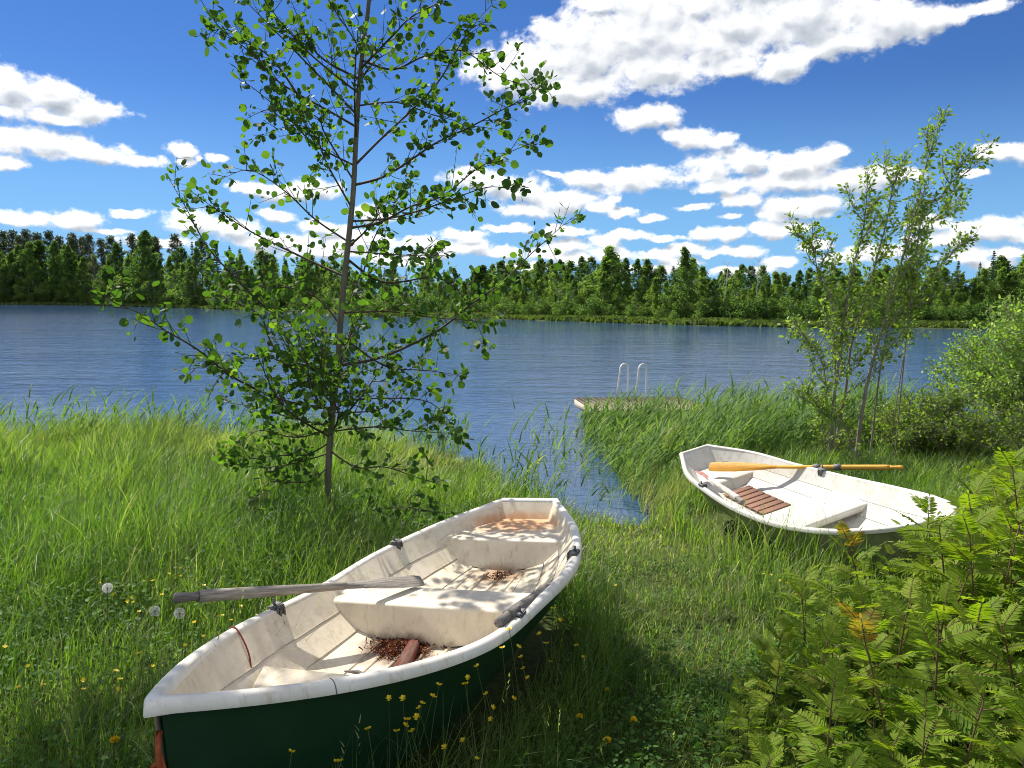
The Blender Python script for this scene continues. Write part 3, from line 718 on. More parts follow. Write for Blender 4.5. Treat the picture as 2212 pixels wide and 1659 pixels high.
def oarlock(parent, pos, mat, outward):
    mb = MB(); x, y, z = pos
    mb.box((x, y - outward * .004, z + .012), (.085, .050, .026), bev=.006)
    mb.box((x, y - outward * .038, z - .022), (.060, .016, .085), bev=.005)
    mb.box((x + .016, y - outward * .048, z - .030), (.014, .010, .070), bev=.003); mb.box((x - .016, y - outward * .048, z - .030), (.014, .010, .070), bev=.003)
    mb.tube([[x, y, z + .02], [x, y, z + .055]], .008, 6)
    return mb.build('oarlock', mat, parent)

def oar(name, label, p_handle, p_blade, mats, blade_len=.62, blade_w=.13, flat=(0, 0, 1), r=.021, collar=None, group=None):
    """empty at the handle end; +X runs to the blade tip"""
    a = np.array(p_handle, float); b_ = np.array(p_blade, float); ln = np.linalg.norm(b_ - a); x = (b_ - a) / ln
    z = np.array(flat, float); z = unit(z - x * (z @ x)); y = np.cross(z, x)
    root = thing(name, label, 'oar', a, group=group); root.rotation_euler = Matrix(((x[0], y[0], z[0]), (x[1], y[1], z[1]), (x[2], y[2], z[2]))).to_euler()
    sh = MB(); bl = MB(); gr = MB(); sl_ = ln - blade_len
    gr.tube([[0, 0, 0], [.005, 0, 0], [.03, 0, 0], [.10, 0, 0], [.125, 0, 0]], [r * .55, r * .95, r * 1.0, r * .85, r * 1.1], 10)
    xs = np.array([.123, .16, .5 * sl_, .75 * sl_, sl_ + .02]); sh.tube(np.stack([xs, 0 * xs, 0 * xs], -1), r * np.array([1.25, 1.3, 1.2, 1.0, .8]), 10)
    n = 14; t = np.linspace(0, 1, n); w = np.interp(t, [0, .25, .6, .93, 1], [r * .8, blade_w * .32, blade_w * .5, blade_w * .5, blade_w * .42]); th = np.interp(t, [0, .3, 1], [r * .8, .012, .006]); V = []
    for i in range(n):
        X_ = sl_ + blade_len * t[i]; V += [(X_, -w[i], 0), (X_, -w[i] * .5, th[i] * .8), (X_, 0, th[i]), (X_, w[i] * .5, th[i] * .8), (X_, w[i], 0), (X_, w[i] * .5, -th[i] * .8), (X_, 0, -th[i]), (X_, -w[i] * .5, -th[i] * .8)]
    bl.add(V, [[i * 8 + j, (i + 1) * 8 + j, (i + 1) * 8 + (j + 1) % 8, i * 8 + (j + 1) % 8] for i in range(n - 1) for j in range(8)] + [list(range(8)), [(n - 1) * 8 + j for j in range(8)]])
    gr.build('handle', mats[0], root, True); sh.build('shaft', mats[1], root, True); shade_auto(bl.build('blade', mats[2], root))
    if collar:
        cm = MB(); 
        for c in collar: cm.tube([[c - .035, 0, 0], [c + .035, 0, 0]], r * 1.55, 10)
        cm.tube([[collar[0], 0, -.01], [collar[0], 0, -.07]], .007, 6)
        cm.build('collar', mats[3], root)
    return root

def wood(name, c1, c2, rough=.8, scale=(1, 14, 14)):
    return surf(name, c1, rough, .15, noise=(7, c2, .3, scale), bump=(60, .4))
GREYWOOD = wood('weathered_oar_wood', (.36, .33, .29), (.15, .13, .11))
GREYWOOD2 = wood('grey_handle_wood', (.22, .205, .19), (.09, .08, .075))
METAL = surf('old_grey_fitting', (.16, .17, .18), .6, .4, noise=(30, (.09, .08, .07), .3, (1, 1, 1)))

# --- the green boat in front
h1 = Hull(3.655, [.217, .521, .681, .685, .637, .41, .126 + .04, .02], .159, .485, 2.635)
b1 = thing('rowing_boat', 'white rowing boat with dark green hull lying in the grass in front', 'boat', (-.493, 4.140, 1.116), (.092, .025, -1.93))
WHITE1 = gelcoat('old_white_liner', (.74, .66, .52), (.58, .50, .37), [((-1.58, 0, .05), (.26, .50, .07), (.55, .25, .09), .8), ((.10, -.10, -.17), (.26, .34, .09), (.10, .04, .022), .85), ((-1.02, .05, -.15), (.22, .25, .07), (.20, .10, .04), .75)])
WHITER = gelcoat('old_white_rim', (.78, .75, .69), (.66, .62, .54))
GREEN1 = surf('dark_green_hull', (.006, .030, .012), .45, .35, noise=(5, (.010, .042, .018), .4, (1, 1, 1)), bump=(14, .1))
fix_normals(shade_auto(shell(h1, 'hull', GREEN1, b1, 0.0, 0, 1.0), 25))
li = shell(h1, 'liner', WHITE1, b1, .03, .014, .972); fix_normals(shade_auto(li, 18)); li.data.flip_normals()
mb = MB(); h1.rim(mb, [(-.034, -.03), (-.031, .000), (-.018, .011), (.002, .014), (.018, .009), (.027, -.004), (.031, -.024), (.029, -.034), (.022, -.034), (.016, -.02)]); fix_normals(shade_auto(mb.build('gunwale', WHITER, b1), 50))
def seat_profile(h, s0, s1, zt, lean, rb=.018, floor=True):
    """moulded seat: face up from the floor, rounded edge, flat top, rounded edge, face down"""
    z0 = float(h.kin(s0 - lean)) + .004; z1 = float(h.kin(s1 + lean)) + .004; r = rb / h.L
    up = [(s0 - lean + (lean) * t, z0 + (zt - rb * 1.6 - z0) * t) for t in np.linspace(0, 1, 7)]
    rd = [(s0 + r * .3, zt - rb * .7), (s0 + r * .9, zt - rb * .2), (s0 + r * 1.9, zt)]
    top = [(s0 + (s1 - s0) * t, zt) for t in (.25, .5, .75)]
    rd2 = [(s1 - r * 1.9, zt), (s1 - r * .9, zt - rb * .2), (s1 - r * .3, zt - rb * .7)]
    dn = [(s1 + lean * t, zt - rb * 1.6 + (z1 - zt + rb * 1.6) * t) for t in np.linspace(0, 1, 7)]
    return up + rd + top + rd2 + dn
mb = MB(); h1.seat(mb, seat_profile(h1, .418, .497, .05, .016), 15); fix_normals(shade_auto(mb.build('thwart', WHITE1, b1), 40))
zt = .045; mb = MB(); pf = seat_profile(h1, .02, .172, zt, .022); pf = [(.035, zt), (.06, zt)] + [q for q in pf if q[0] > .10]; h1.seat(mb, pf, 15); fix_normals(shade_auto(mb.build('stern_seat', WHITE1, b1), 40))
zt = .05; mb = MB(); pf = [q for q in seat_profile(h1, .708, .90, zt, .014) if q[0] < .80] + [(.86, zt), (.866, zt - .006), (.868, zt - .03)]; h1.seat(mb, pf, 15, grow=-.035); zt = .015; h1.seat(mb, [(.712, zt - .03), (.714, zt - .006), (.718, zt), (.80, zt), (.90, zt)], 15); fix_normals(shade_auto(mb.build('bow_seat', WHITE1, b1), 40))
# floor ribs
mb = MB()
for y in (-.17, -.06, .06, .17):
    pts = [(h1.x(s), y, h1.kin(s) + .004) for s in np.linspace(.21, .70, 14)]; mb.tube(pts, .013, 6)
mb.build('floor_rib', WHITE1, b1)
# grimy lap seams along both sides of the liner
GRIME = surf('seam_grime', (.20, .165, .12), .9, .1, noise=(7, (.46, .41, .33), .22, (1, 1, 1)))
def lap_lines(h, parent, inset, s0, s1, mat, rad):
    mb = MB()
    for (yn, zn) in ((.63, .225), (.83, .548), (.38, .055)):
        for sg in (-1, 1):
            pts = []
            for s in np.linspace(s0, s1, 30):
                b = max(float(h.b(s)) - inset, .004); k = float(h.kin(s)); g = float(h.g(s)); z = k + (g - k) * zn
                pts.append((float(h.x(s)) + h.rake * (g - z) * max(0, 1 - s / .3), sg * b * yn, z + .001))
            mb.tube(pts, rad, 4, cap=False)
    return mb.build('lap_seam', mat, parent)
lap_lines(h1, b1, .03, .05, .93, GRIME, .0028)
for sg in (-1, 1):
    for s in ((.285, .565) if sg > 0 else (.262, .605)):
        oarlock(b1, (float(h1.x(s)), sg * float(h1.b(s)), float(h1.g(s)) + .006), METAL, sg)
# seam across the rim near the bow
mb = MB(); s = .872; yb = float(h1.b(s)); zz = float(h1.g(s))
nv = np.array([-(float(h1.b(s + .01)) - yb), .01 * h1.L]); nv = nv / np.linalg.norm(nv)
mb.tube([[float(h1.x(s)) + nv[0] * o_, yb + nv[1] * o_, zz + u_] for (o_, u_) in [(-.02, .0115), (.002, .015), (.0185, .0095), (.0278, -.004), (.0318, -.024), (.030, -.032)]], .0022, 5); mb.build('rim_seam', METAL, b1)

# --- the second boat
h2 = Hull(3.666, [.184, .44, .53, .60, .582, .444, .23, .02], .147, .477, 2.607, keel=-.36, kin0=-.175)
b2 = thing('rowing_boat', 'clean white rowing boat with olive hull and brown floor slats by the reeds', 'boat', (2.819, 7.457, .853), (.224, .032, -1.246))
WHITE2 = gelcoat('bright_white_liner', (.60, .59, .55), (.52, .50, .44), rough=.5)
OLIVE = surf('olive_hull', (.30, .31, .20), .5, .3, noise=(4, (.22, .23, .14), .4, (1, 1, 1)))
SLAT = surf('brown_slat', (.27, .145, .105), .75, .15, noise=(9, (.17, .09, .065), .35, (2, 20, 4)))
fix_normals(shade_auto(shell(h2, 'hull', OLIVE, b2, 0.0, 0, 1.0), 25))
li = shell(h2, 'liner', WHITE2, b2, .022, .012, .968); fix_normals(shade_auto(li, 18)); li.data.flip_normals()
lap_lines(h2, b2, .022, .04, .93, surf('faint_seam', (.55, .53, .47), .8, .1), .0022)
mb = MB(); h2.rim(mb, [(-.026, -.02), (-.024, .002), (-.012, .012), (.010, .012), (.022, .002), (.024, -.028), (.018, -.032), (.012, -.01)]); fix_normals(shade_auto(mb.build('gunwale', WHITE2, b2), 50))
zt = -.05; mb = MB(); pf = [(.05, zt), (.08, zt), (.12, zt), (.175, zt), (.182, zt - .004), (.186, zt - .014)] + [(.187 + .002 * i, zt - .02 - (zt - .02 - float(h2.kin(.19)) - .004) * i / 6) for i in range(7)]
h2.seat(mb, pf, 15); fix_normals(shade_auto(mb.build('stern_seat', WHITE2, b2), 40))
# thwart: a plank with a front and back flange, open below
zt = .0; a_, b_ = .492, .618; mb = MB(); pf = [(a_, zt - .062), (a_, zt - .012), (a_ + .002, zt - .003), (a_ + .006, zt), (.55, zt), (b_ - .006, zt), (b_ - .002, zt - .003), (b_, zt - .012), (b_, zt - .062), (b_ - .005, zt - .062), (b_ - .005, zt - .02), (a_ + .005, zt - .02), (a_ + .005, zt - .062), (a_, zt - .062)]
h2.seat(mb, pf, 15); fix_normals(mb.build('thwart', WHITE2, b2))
sl_ = MB()
for i in range(8):
    x_ = float(h2.x(.245)) + i * .105; zf = float(h2.kin(.245 + i * .0286)) + .045
    sl_.box((x_, -.045, zf), (.088, .34, .014), bev=.004)
for y_ in (-.15, .06): sl_.box((float(h2.x(.345)), y_, float(h2.kin(.345)) + .024), (.84, .035, .022))
sl_.build('floor_slats', SLAT, b2)
for sg, s in ((1, .42), (-1, .26)):
    oarlock(b2, (float(h2.x(s)), sg * float(h2.b(s)), float(h2.g(s)) + .012), METAL, sg)

# --- oars
def loc1(s, y, z): return local_to_world(b1, (float(h1.x(s)), y, z))
def loc2(s, y, z): return local_to_world(b2, (float(h2.x(s)), y, z))
def px_local(root, px, py, zl):
    Rm = np.array(root.rotation_euler.to_matrix()); c = np.array(root.location); d = ray(px, py); o = np.array([0, 0, EYE]); n_ = Rm[:, 2]
    return o + d * (((c - o) @ n_ + zl) / (d @ n_))
piv = loc1(.605, -float(h1.b(.605)), float(h1.g(.605)) + .105)
tip = px_local(b1, 912, 1254, .075)
dirv = unit(piv - tip); hd = piv + dirv * .50
oar('wooden_oar', 'weathered grey oar lying across the left gunwale of the green boat', hd, tip, [GREYWOOD2, GREYWOOD, GREYWOOD], .50, .115, (.1, -.3, 1), .026, collar=None)
hd = px_local(b1, 1076, 1346, .19); q_ = px_local(b1, 1190, 1266, .065); tp = hd + unit(q_ - hd) * 1.18
oar('wooden_oar', 'dark grey oar lying along the right gunwale inside the green boat', hd, tp, [GREYWOOD2, GREYWOOD2, GREYWOOD], .42, .11, (-.8, .1, .7), .026)
ORANGE = wood('varnished_orange_wood', (.64, .33, .055), (.52, .24, .03), .4)
YELLOWW = wood('varnished_yellow_wood', (.68, .40, .08), (.58, .30, .05), .4)
tip = at_y(1532, 1008, 8.75); hd = at_y(1951, 1010, 7.55)
oar('wooden_oar', 'varnished orange wooden oar laid across the white boat from its transom', hd, tip, [YELLOWW, YELLOWW, ORANGE, METAL], .80, .125, (-.2, -.75, .65), .022, collar=[.62, .83])
WPAINT = surf('worn_white_paint', (.66, .63, .58), .6, .2, noise=(12, (.30, .25, .20), .3, (1, 8, 8)))
REDP = surf('faded_red_paint', (.30, .07, .05), .6, .2, noise=(12, (.45, .30, .26), .3, (1, 8, 8)))
oar('wooden_oar', 'white painted oar with a red neck leaning inside the left rim of the white boat', px_local(b2, 1606, 1085, .17), px_local(b2, 1508, 1018, .06), [GREYWOOD, WPAINT, REDP], .40, .10, (.1, .1, 1), .026)

# --- loose things in the green boat
RUSTW = surf('rotten_wood', (.12, .095, .075), .9, .1, noise=(9, (.12, .030, .022), .25, (1, 6, 6)))
mb = MB(); mb.add([(-.17, -.030, 0), (.15, -.042, .0), (.19, .005, .0), (.13, .036, 0), (-.14, .026, 0), (-.2, .0, 0), (-.17, -.030, .022), (.15, -.042, .024), (.19, .005, .018), (.13, .036, .024), (-.14, .026, .022), (-.2, .0, .016)],
    [[5, 4, 3, 2, 1, 0], [6, 7, 8, 9, 10, 11]] + [[i, (i + 1) % 6, 6 + (i + 1) % 6, 6 + i] for i in range(6)])
o = mb.build('plank_piece', RUSTW); p = loc1(.574, .03, float(h1.kin(.574)) + .022); o.location = p; o.rotation_euler = (.09, .02, -1.93 + .25); o.scale = (1.2, 1.15, 1.2)
tag(o, 'broken plank with flaking red paint on the floor of the green boat', 'plank')
mb = MB(); mb.tube([(-.11, 0, 0), (-.04, .012, .004), (.04, -.004, .004), (.12, .004, 0)], [.004, .012, .011, .004], 6); o = mb.build('driftwood_stick', GREYWOOD2); o.location = loc1(.625, -.12, float(h1.kin(.625)) + .03); o.rotation_euler = (0, .05, -.35); tag(o, 'short dark stick on the floor of the green boat behind the bow seat', 'stick')
LITTER = foliage('rusty_litter', [(0, (.035, .014, .009)), (.4, (.11, .030, .018)), (.75, (.22, .065, .03)), (1, (.20, .12, .06))], trans=.1, spec=.1)
def litter(name, label, cen, rad, n, seed, group=None):
    rg = np.random.default_rng(seed); mb = MB(); P = rg.normal(size=(n, 2)) * rad
    W = []
    for q in P:
        s = cen[0] + q[0]; y = cen[1] + q[1]
        zz = float(h1.kin(s)) + .008 + (float(h1.g(s)) - float(h1.kin(s))) * float(np.interp(abs(y) / float(h1.b(s)), h1.SEC[:, 0], h1.SEC[:, 1]))
        W.append((float(h1.x(s)), y, zz + .012 * rg.random() + .02 * math.exp(-((q / rad) ** 2).sum())))
    Pw = np.array([local_to_world(b1, w) for w in W])
    mb.scatter([[-.5, -.12, 0], [.5, -.1, .1], [.5, .1, 0], [-.5, .12, .05]], [[0, 1, 2, 3]], Pw, rand_frames(n, rg, .8), .012 + .025 * rg.random(n), np.clip(rg.random(n) ** 1.2, 0, 1))
    return tag(mb.build(name, LITTER), label, 'litter', group)
litter('leaf_litter', 'heap of rust-red needle litter against the thwart of the green boat', (.526, -.10), (.014, .075), 1700, 3)
litter('leaf_litter', 'brown leaf litter in the bilge below the stern seat of the green boat', (.228, .05), (.009, .03), 110, 4)
CORD = surf('red_cord', (.25, .06, .045), .8, .1)
ROPE = surf('orange_rope', (.40, .10, .04), .85, .1, noise=(60, (.22, .06, .03), .3, (1, 1, 1)))
s_ = .71; yb = -float(h1.b(s_)); gg = float(h1.g(s_)); pts = [(h1.x(s_), yb - .045, gg - .03), (h1.x(s_), yb, gg + .020), (h1.x(s_ + .003), yb + .05, gg - .01), (h1.x(s_ + .010), yb + .11, gg - .09), (h1.x(s_ + .022), yb + .15, .055), (h1.x(s_ + .034), yb + .165, .03), (h1.x(s_ + .05), yb + .16, .024), (h1.x(s_ + .075), yb + .19, .024)]
def smooth_path(pts, n=6):
    P = np.array(pts, float); out_ = []
    for i in range(len(P) - 1):
        p0, p1, p2, p3 = P[max(i - 1, 0)], P[i], P[i + 1], P[min(i + 2, len(P) - 1)]
        for t in np.linspace(0, 1, n, endpoint=False): out_.append(.5 * (2 * p1 + (p2 - p0) * t + (2 * p0 - 5 * p1 + 4 * p2 - p3) * t * t + (3 * p1 - p0 - 3 * p2 + p3) * t ** 3))
    return np.array(out_ + [P[-1]])
mb = MB(); mb.tube([local_to_world(b1, p) for p in smooth_path(pts)], .0045, 6); tag(mb.build('red_cord', CORD, smooth=True), 'thin red cord hanging over the left rim into the green boat', 'cord')
bx = float(h1.x(1)); rp = MB()
for (dx, dy, ph) in ((0, 0, 0), (.012, .01, 1.5)):
    q = [(bx - .02, -.03 + dy, .36), (bx + .016 + dx, .0 + dy, .32), (bx + .02 + dx, .02, .24), (bx + .012, .035 + dy * 3, .12 - dx), (bx + .015, .045 + dy * 5, -.04), (bx - .02, .06 + dy * 8, -.24)]
    rp.tube([local_to_world(b1, p) for p in smooth_path(q)], .009, 6)
rp.tube([local_to_world(b1, (bx + .02 + .012 * math.cos(a), -.002 + .024 * math.sin(a), .20 + .012 * a)) for a in np.linspace(0, 7, 22)], .008, 6)
tag(rp.build('orange_rope', ROPE, smooth=True), 'frayed orange rope knotted at the bow of the green boat', 'rope')

#@@DOCK
# ------------------------------------------------------------------ bathing jetty
DOCKW = surf('weathered_deck_wood', (.50, .42, .30), .85, .1, noise=(5, (.31, .26, .19), .35, (12, 1.2, 3)))
FASC = surf('pale_fascia_wood', (.52, .47, .38), .85, .1, noise=(5, (.34, .30, .24), .35, (1.5, 3, 9)))
dk = thing('wooden_jetty', 'small weathered wooden jetty floating behind the reeds', 'jetty', (2.98, 17.75, .40), (0, 0, R(8)))
mb = MB()
for i in range(19):
    mb.box((-1.26 + i * .14, rng.normal() * .008, rng.normal() * .002), (.130, 2.2, .030), bev=.004)
mb.build('deck', DOCKW, dk)
mb = MB(); mb.box((0, -1.075, -.10), (2.62, .04, .165)); mb.box((0, 1.075, -.10), (2.62, .04, .165)); mb.box((-1.31, 0, -.097), (.04, 2.10, .16)); mb.box((1.31, 0, -.097), (.04, 2.10, .16)); mb.build('fascia', FASC, dk)
for (x, y) in ((-1.1, -.9), (1.1, -.9), (-1.1, .9), (1.1, .9)):
    mb = MB(); mb.tube([(x, y, -.18), (x, y, -1.7)], .06, 8); mb.build('post', GREYBARK, dk)
STEEL = surf('white_ladder_steel', (.72, .72, .70), .35, .5)
ld = thing('swim_ladder', 'white metal swim ladder with two hooped handrails on the jetty', 'ladder', (2.72, 18.62, .415), (0, 0, R(-7)))
for x in (-.02, .42):
    q = [(x - .16, -.12, 0), (x - .13, -.10, .30), (x - .09, -.07, .62)] + [(x - .09 + .10 * (1 - math.cos(a)), -.07 + .12 * (1 - math.cos(a)), .70 + .13 * math.sin(a)) for a in np.linspace(.2, 2.94, 9)] + [(x + .115, .18, .60), (x + .115, .20, 0), (x + .115, .20, -.7)]
    mb = MB(); mb.tube(q, .021, 8); mb.build('handrail', STEEL, ld, True)
for z in (-.25, -.5):
    mb = MB(); mb.tube([(.095, .20, z), (.535, .20, z)], .02, 8); mb.build('rung', STEEL, ld, True)

#@@GRASS
# ------------------------------------------------------------------ grass, sedge, reeds
def blades(mb, P, Lh, az, lean, bend, width, tint, lev=4, tip_t=0.06):
    n = len(P)
    if n == 0: return
    t = np.linspace(0, 1, lev + 1)
    hd = np.stack([np.cos(az), np.sin(az)], -1)
    th = lean[:, None] + bend[:, None] * t[None]        # angle from vertical along the blade
    ds = Lh[:, None] / lev
    cx_ = np.concatenate([np.zeros((n, 1)), np.cumsum(np.sin(th[:, :-1]) * ds, 1)], 1); cz = np.concatenate([np.zeros((n, 1)), np.cumsum(np.cos(th[:, :-1]) * ds, 1)], 1)
    ctr = P[:, None] + np.concatenate([hd[:, None] * cx_[..., None], cz[..., None]], -1)
    sa = az + math.pi / 2 + rng.normal(size=n) * .6
    side = np.stack([np.cos(sa), np.sin(sa), np.zeros(n)], -1)
    w = width[:, None] * (1 - t[None] ** 2.2) * .5
    Lf = ctr[:, :-1] - side[:, None] * w[:, :-1, None]; Rt = ctr[:, :-1] + side[:, None] * w[:, :-1, None]
    V = np.concatenate([np.stack([Lf, Rt], 2).reshape(n, lev * 2, 3), ctr[:, -1:]], 1); k = lev * 2 + 1
    f = []; tot = []
    for i in range(lev - 1): f += [2 * i, 2 * i + 1, 2 * i + 3, 2 * i + 2]; tot.append(4)
    f += [2 * lev - 2, 2 * lev - 1, 2 * lev]; tot.append(3)
    I = (np.array(f)[None] + (np.arange(n) * k)[:, None]).ravel()
    mb.add_raw(V.reshape(-1, 3), np.tile(tot, n), I, np.repeat(tint, k))

def in_boat(x, y, root, h, mult=.93):
    q = np.array(root.rotation_euler.to_matrix())[:, :]; c = np.array(root.location)
    yaw = root.rotation_euler.z; dx, dy = x - c[0], y - c[1]
    lx = dx * math.cos(yaw) + dy * math.sin(yaw); ly = -dx * math.sin(yaw) + dy * math.cos(yaw); s = lx / h.L + .5
    return (s > -.01) & (s < .93) & (np.abs(ly) < h.b(np.clip(s, 0, 1)) * mult)

def sample(n, x0, x1, y0, y1, dens, view=True):
    P = np.zeros((0, 2))
    for _ in range(60):
        x = rng.uniform(x0, x1, n * 2); y = rng.uniform(y0, y1, n * 2)
        k = rng.random(n * 2) < dens(x, y)
        if view: k &= (x > -.80 * y - 1.4) & (x < .80 * y + 1.8)
        P = np.concatenate([P, np.stack([x, y], -1)[k]])
        if len(P) >= n: break
    return P[:n]
land = lambda x, y: shore_y(x) - y

GRASS = foliage('grass_blades', [(0, (0.033, 0.072, 0.017)), (.25, (0.068, 0.136, 0.028)), (.5, (0.125, 0.193, 0.041)), (.70, (0.179, 0.248, 0.069)), (.82, (0.261, 0.290, 0.128)), (1, (0.371, 0.316, 0.222))], trans=.5, tcol=(1.5, 1.85, .5), rough=.45, spec=.34)
mb = MB()
def hfield(x, y):
    base = .30 + .20 * (vnoise(x * .9, y * .9, 21) - .4) + .12 * (vnoise(x * 2.6, y * 2.6, 22) - .5)
    left = sstep(-.6, -2.2, x) * sstep(4.2, 7, y)                 # tall grass left of the aspen
    base = base + left * (.04 + .62 * vnoise(x * 1.3 + 7, y * 1.3, 23))
    path = np.exp(-(((x - (1.15 + .03 * y)) / .75) ** 2)) * sstep(3.4, 5.0, y) * sstep(10.5, 8.5, y)
    base = base * (1 - .72 * path)
    fg = sstep(-.35, .25, x) * sstep(4.8, 3.6, y)
    base = base * (1 - .62 * fg)
    fl = sstep(-.9, -1.4, x) * sstep(4.4, 3.2, y)
    base = base * (1 - .25 * fl)
    for (rt, hh, amt) in ((b1, h1, .13), (b2, h2, .17)):
        base = base + amt * (in_boat(x, y, rt, hh, 1.45) & ~in_boat(x, y, rt, hh, .9))
    base = base * (1 - .22 * sstep(-.3, -1.5, x) * sstep(5, 8, y))
    under = in_boat(x, y, b1, h1, 1.0) | in_boat(x, y, b2, h2, 1.0)
    base = np.where(under, np.minimum(base, .13), base)
    return np.maximum(base, .05)
def add_grass(n, x0, x1, y0, y1, dens, hs=1.0, wid=.005, dry=.05, tc_=.42, lev=4):
    P = sample(n, x0, x1, y0, y1, dens)
    k = ~in_boat(P[:, 0], P[:, 1], b1, h1, .70) & ~in_boat(P[:, 0], P[:, 1], b2, h2, .70); P = P[k]
    x, y = P[:, 0], P[:, 1]; n = len(P); z = ground_z(x, y) - .01
    # pull blades together into tufts
    tx = np.round(x / .16) * .16; ty = np.round(y / .16) * .16
    pull = .35 * rng.random(n); x = x + (tx - x) * pull; y = y + (ty - y) * pull
    hgt = hfield(x, y) * hs * (.55 + .75 * rng.random(n))
    tuft = vnoise(tx * 9.1, ty * 9.1, 31)
    az = rng.normal(size=n) * 1.5 + .3 + 2.2 * (vnoise(x * 1.2, y * 1.2, 33) - .5)
    bend = np.abs(rng.normal(size=n)) * 1.1 + .45
    straw = vnoise(x * .7, y * .7, 35)
    sh = sstep(4.0, 1.0, land(x, y)) * .20 * sstep(.5, -1.5, x)
    path = np.exp(-(((x - (1.2 + .03 * y)) / .8) ** 2)) * sstep(4.0, 5.5, y)
    t = tc_ + .26 * (tuft - .5) + .22 * (vnoise(x * 2.1, y * 2.1, 37) - .5) + .44 * (vnoise(x * .9 + 3, y * .9, 38) - .5) + rng.normal(size=n) * .07 + sh + .16 * path
    isdry = rng.random(n) < dry + .10 * sh * 5 + .32 * path
    t = np.where(isdry, .78 + .2 * rng.random(n), t)
    dist = np.hypot(x, y); w = wid * (.6 + .8 * rng.random(n)) * np.clip(dist / 5.0, .75, 2.2)
    blades(mb, np.stack([x, y, z], -1), hgt * 1.25, az, np.abs(rng.normal(size=n)) * .16, bend, w, np.clip(t, 0, 1), lev)
add_grass(62000, -6, 6.5, 1.0, 6.2, lambda x, y: np.where(land(x, y) > .05, np.clip(2.6 / np.hypot(x, y), .2, 1), 0), wid=.0052)
add_grass(56000, -10, 10, 6.0, 11.5, lambda x, y: np.where(land(x, y) > .05, 1.0, 0), wid=.0058, dry=.06)
add_grass(52000, -14, .8, 11.0, 18.2, lambda x, y: np.where(land(x, y) > .0, 1.0, 0), hs=1.0, wid=.0060, dry=.16, tc_=.5)
add_grass(14000, 1.5, 10, 9.5, 15, lambda x, y: np.where(land(x, y) > -.1, 1.0, 0), hs=1.15, wid=.0065, dry=.05, tc_=.45)
# dry flowering stalks standing above the blades
P = sample(900, -6, 5, 1.6, 12, lambda x, y: np.where(land(x, y) > .3, np.clip(3.5 / np.hypot(x, y), .2, 1), 0)); P = P[~in_boat(P[:, 0], P[:, 1], b1, h1, 1.0) & ~in_boat(P[:, 0], P[:, 1], b2, h2, 1.0)]
n = len(P); hh = hfield(P[:, 0], P[:, 1]) * (1.15 + .5 * rng.random(n)) + .06; az = rng.random(n) * 6.283; le = np.abs(rng.normal(size=n)) * .15; z = ground_z(P[:, 0], P[:, 1])
blades(mb, np.stack([P[:, 0], P[:, 1], z], -1), hh, az, le, np.full(n, .15), np.full(n, .0028), np.clip(.62 + .3 * rng.random(n), 0, 1))
for k in range(5):
    f = .80 + .05 * k; blades(mb, np.stack([P[:, 0] + np.cos(az) * np.sin(le + .07) * hh * f, P[:, 1] + np.sin(az) * np.sin(le + .07) * hh * f, z + hh * f * np.cos(le + .07)], -1), .025 + .02 * rng.random(n), rng.random(n) * 6.283, np.full(n, .5), np.full(n, .3), np.full(n, .005), np.clip(.7 + .28 * rng.random(n), 0, 1), 2)
stuff(mb.build('grass', GRASS), 'long green meadow grass on the lake bank around the boats', 'grass')

# broad-leaved ground cover (clover, lady's mantle, yarrow)
COVER = foliage('ground_cover_leaves', [(0, (0.031, 0.078, 0.016)), (.4, (0.062, 0.144, 0.025)), (.75, (0.118, 0.218, 0.041)), (1, (0.187, 0.265, 0.062))], trans=.35, rough=.6, spec=.15)
LEAF5 = ([[0, 0, 0], [.35, -.36, .05], [.8, -.30, .08], [1, 0, .0], [.8, .30, .08], [.35, .36, .05]], [[0, 1, 2, 3], [0, 3, 4, 5]])
def leaf_frames(n, rg, up=.9):
    a = rg.random(n) * 6.283; x = unit(np.stack([np.cos(a), np.sin(a), rg.normal(size=n) * .35], -1)); z0 = unit(np.stack([rg.normal(size=n) * .45, rg.normal(size=n) * .45, np.full(n, up)], -1))
    y = unit(np.cross(z0, x)); z = np.cross(x, y); return np.stack([x, y, z], -1)
mb = MB()
for (n, x0, x1, y0, y1, hmax, s0, s1) in ((15000, -.2, 2.6, 1.3, 4.9, .13, .016, .040), (15000, -4.5, -.6, 1.4, 5.2, .26, .014, .042), (9000, -4, -.4, 4.8, 8.0, .34, .018, .05), (5000, .3, 2.4, 4.6, 7.5, .10, .014, .032)):
    P = sample(n, x0, x1, y0, y1, lambda x, y: sstep(.30, .62, vnoise(x * 2.3, y * 2.3, 41)) * .9 + .1); k = ~in_boat(P[:, 0], P[:, 1], b1, h1) & ~in_boat(P[:, 0], P[:, 1], b2, h2); P = P[k]; n = len(P)
    z = ground_z(P[:, 0], P[:, 1]) + .02 + hmax * rng.random(n) ** 1.3
    mb.scatter(LEAF5[0], LEAF5[1], np.stack([P[:, 0], P[:, 1], z], -1), leaf_frames(n, rng), s0 + (s1 - s0) * rng.random(n) ** 1.6, np.clip(.35 + .4 * (vnoise(P[:, 0] * 3, P[:, 1] * 3, 43) - .3) + rng.normal(size=n) * .13, 0, 1))
stuff(mb.build('ground_cover', COVER), 'low clover and broad-leaved weeds between the grass blades', 'weeds')

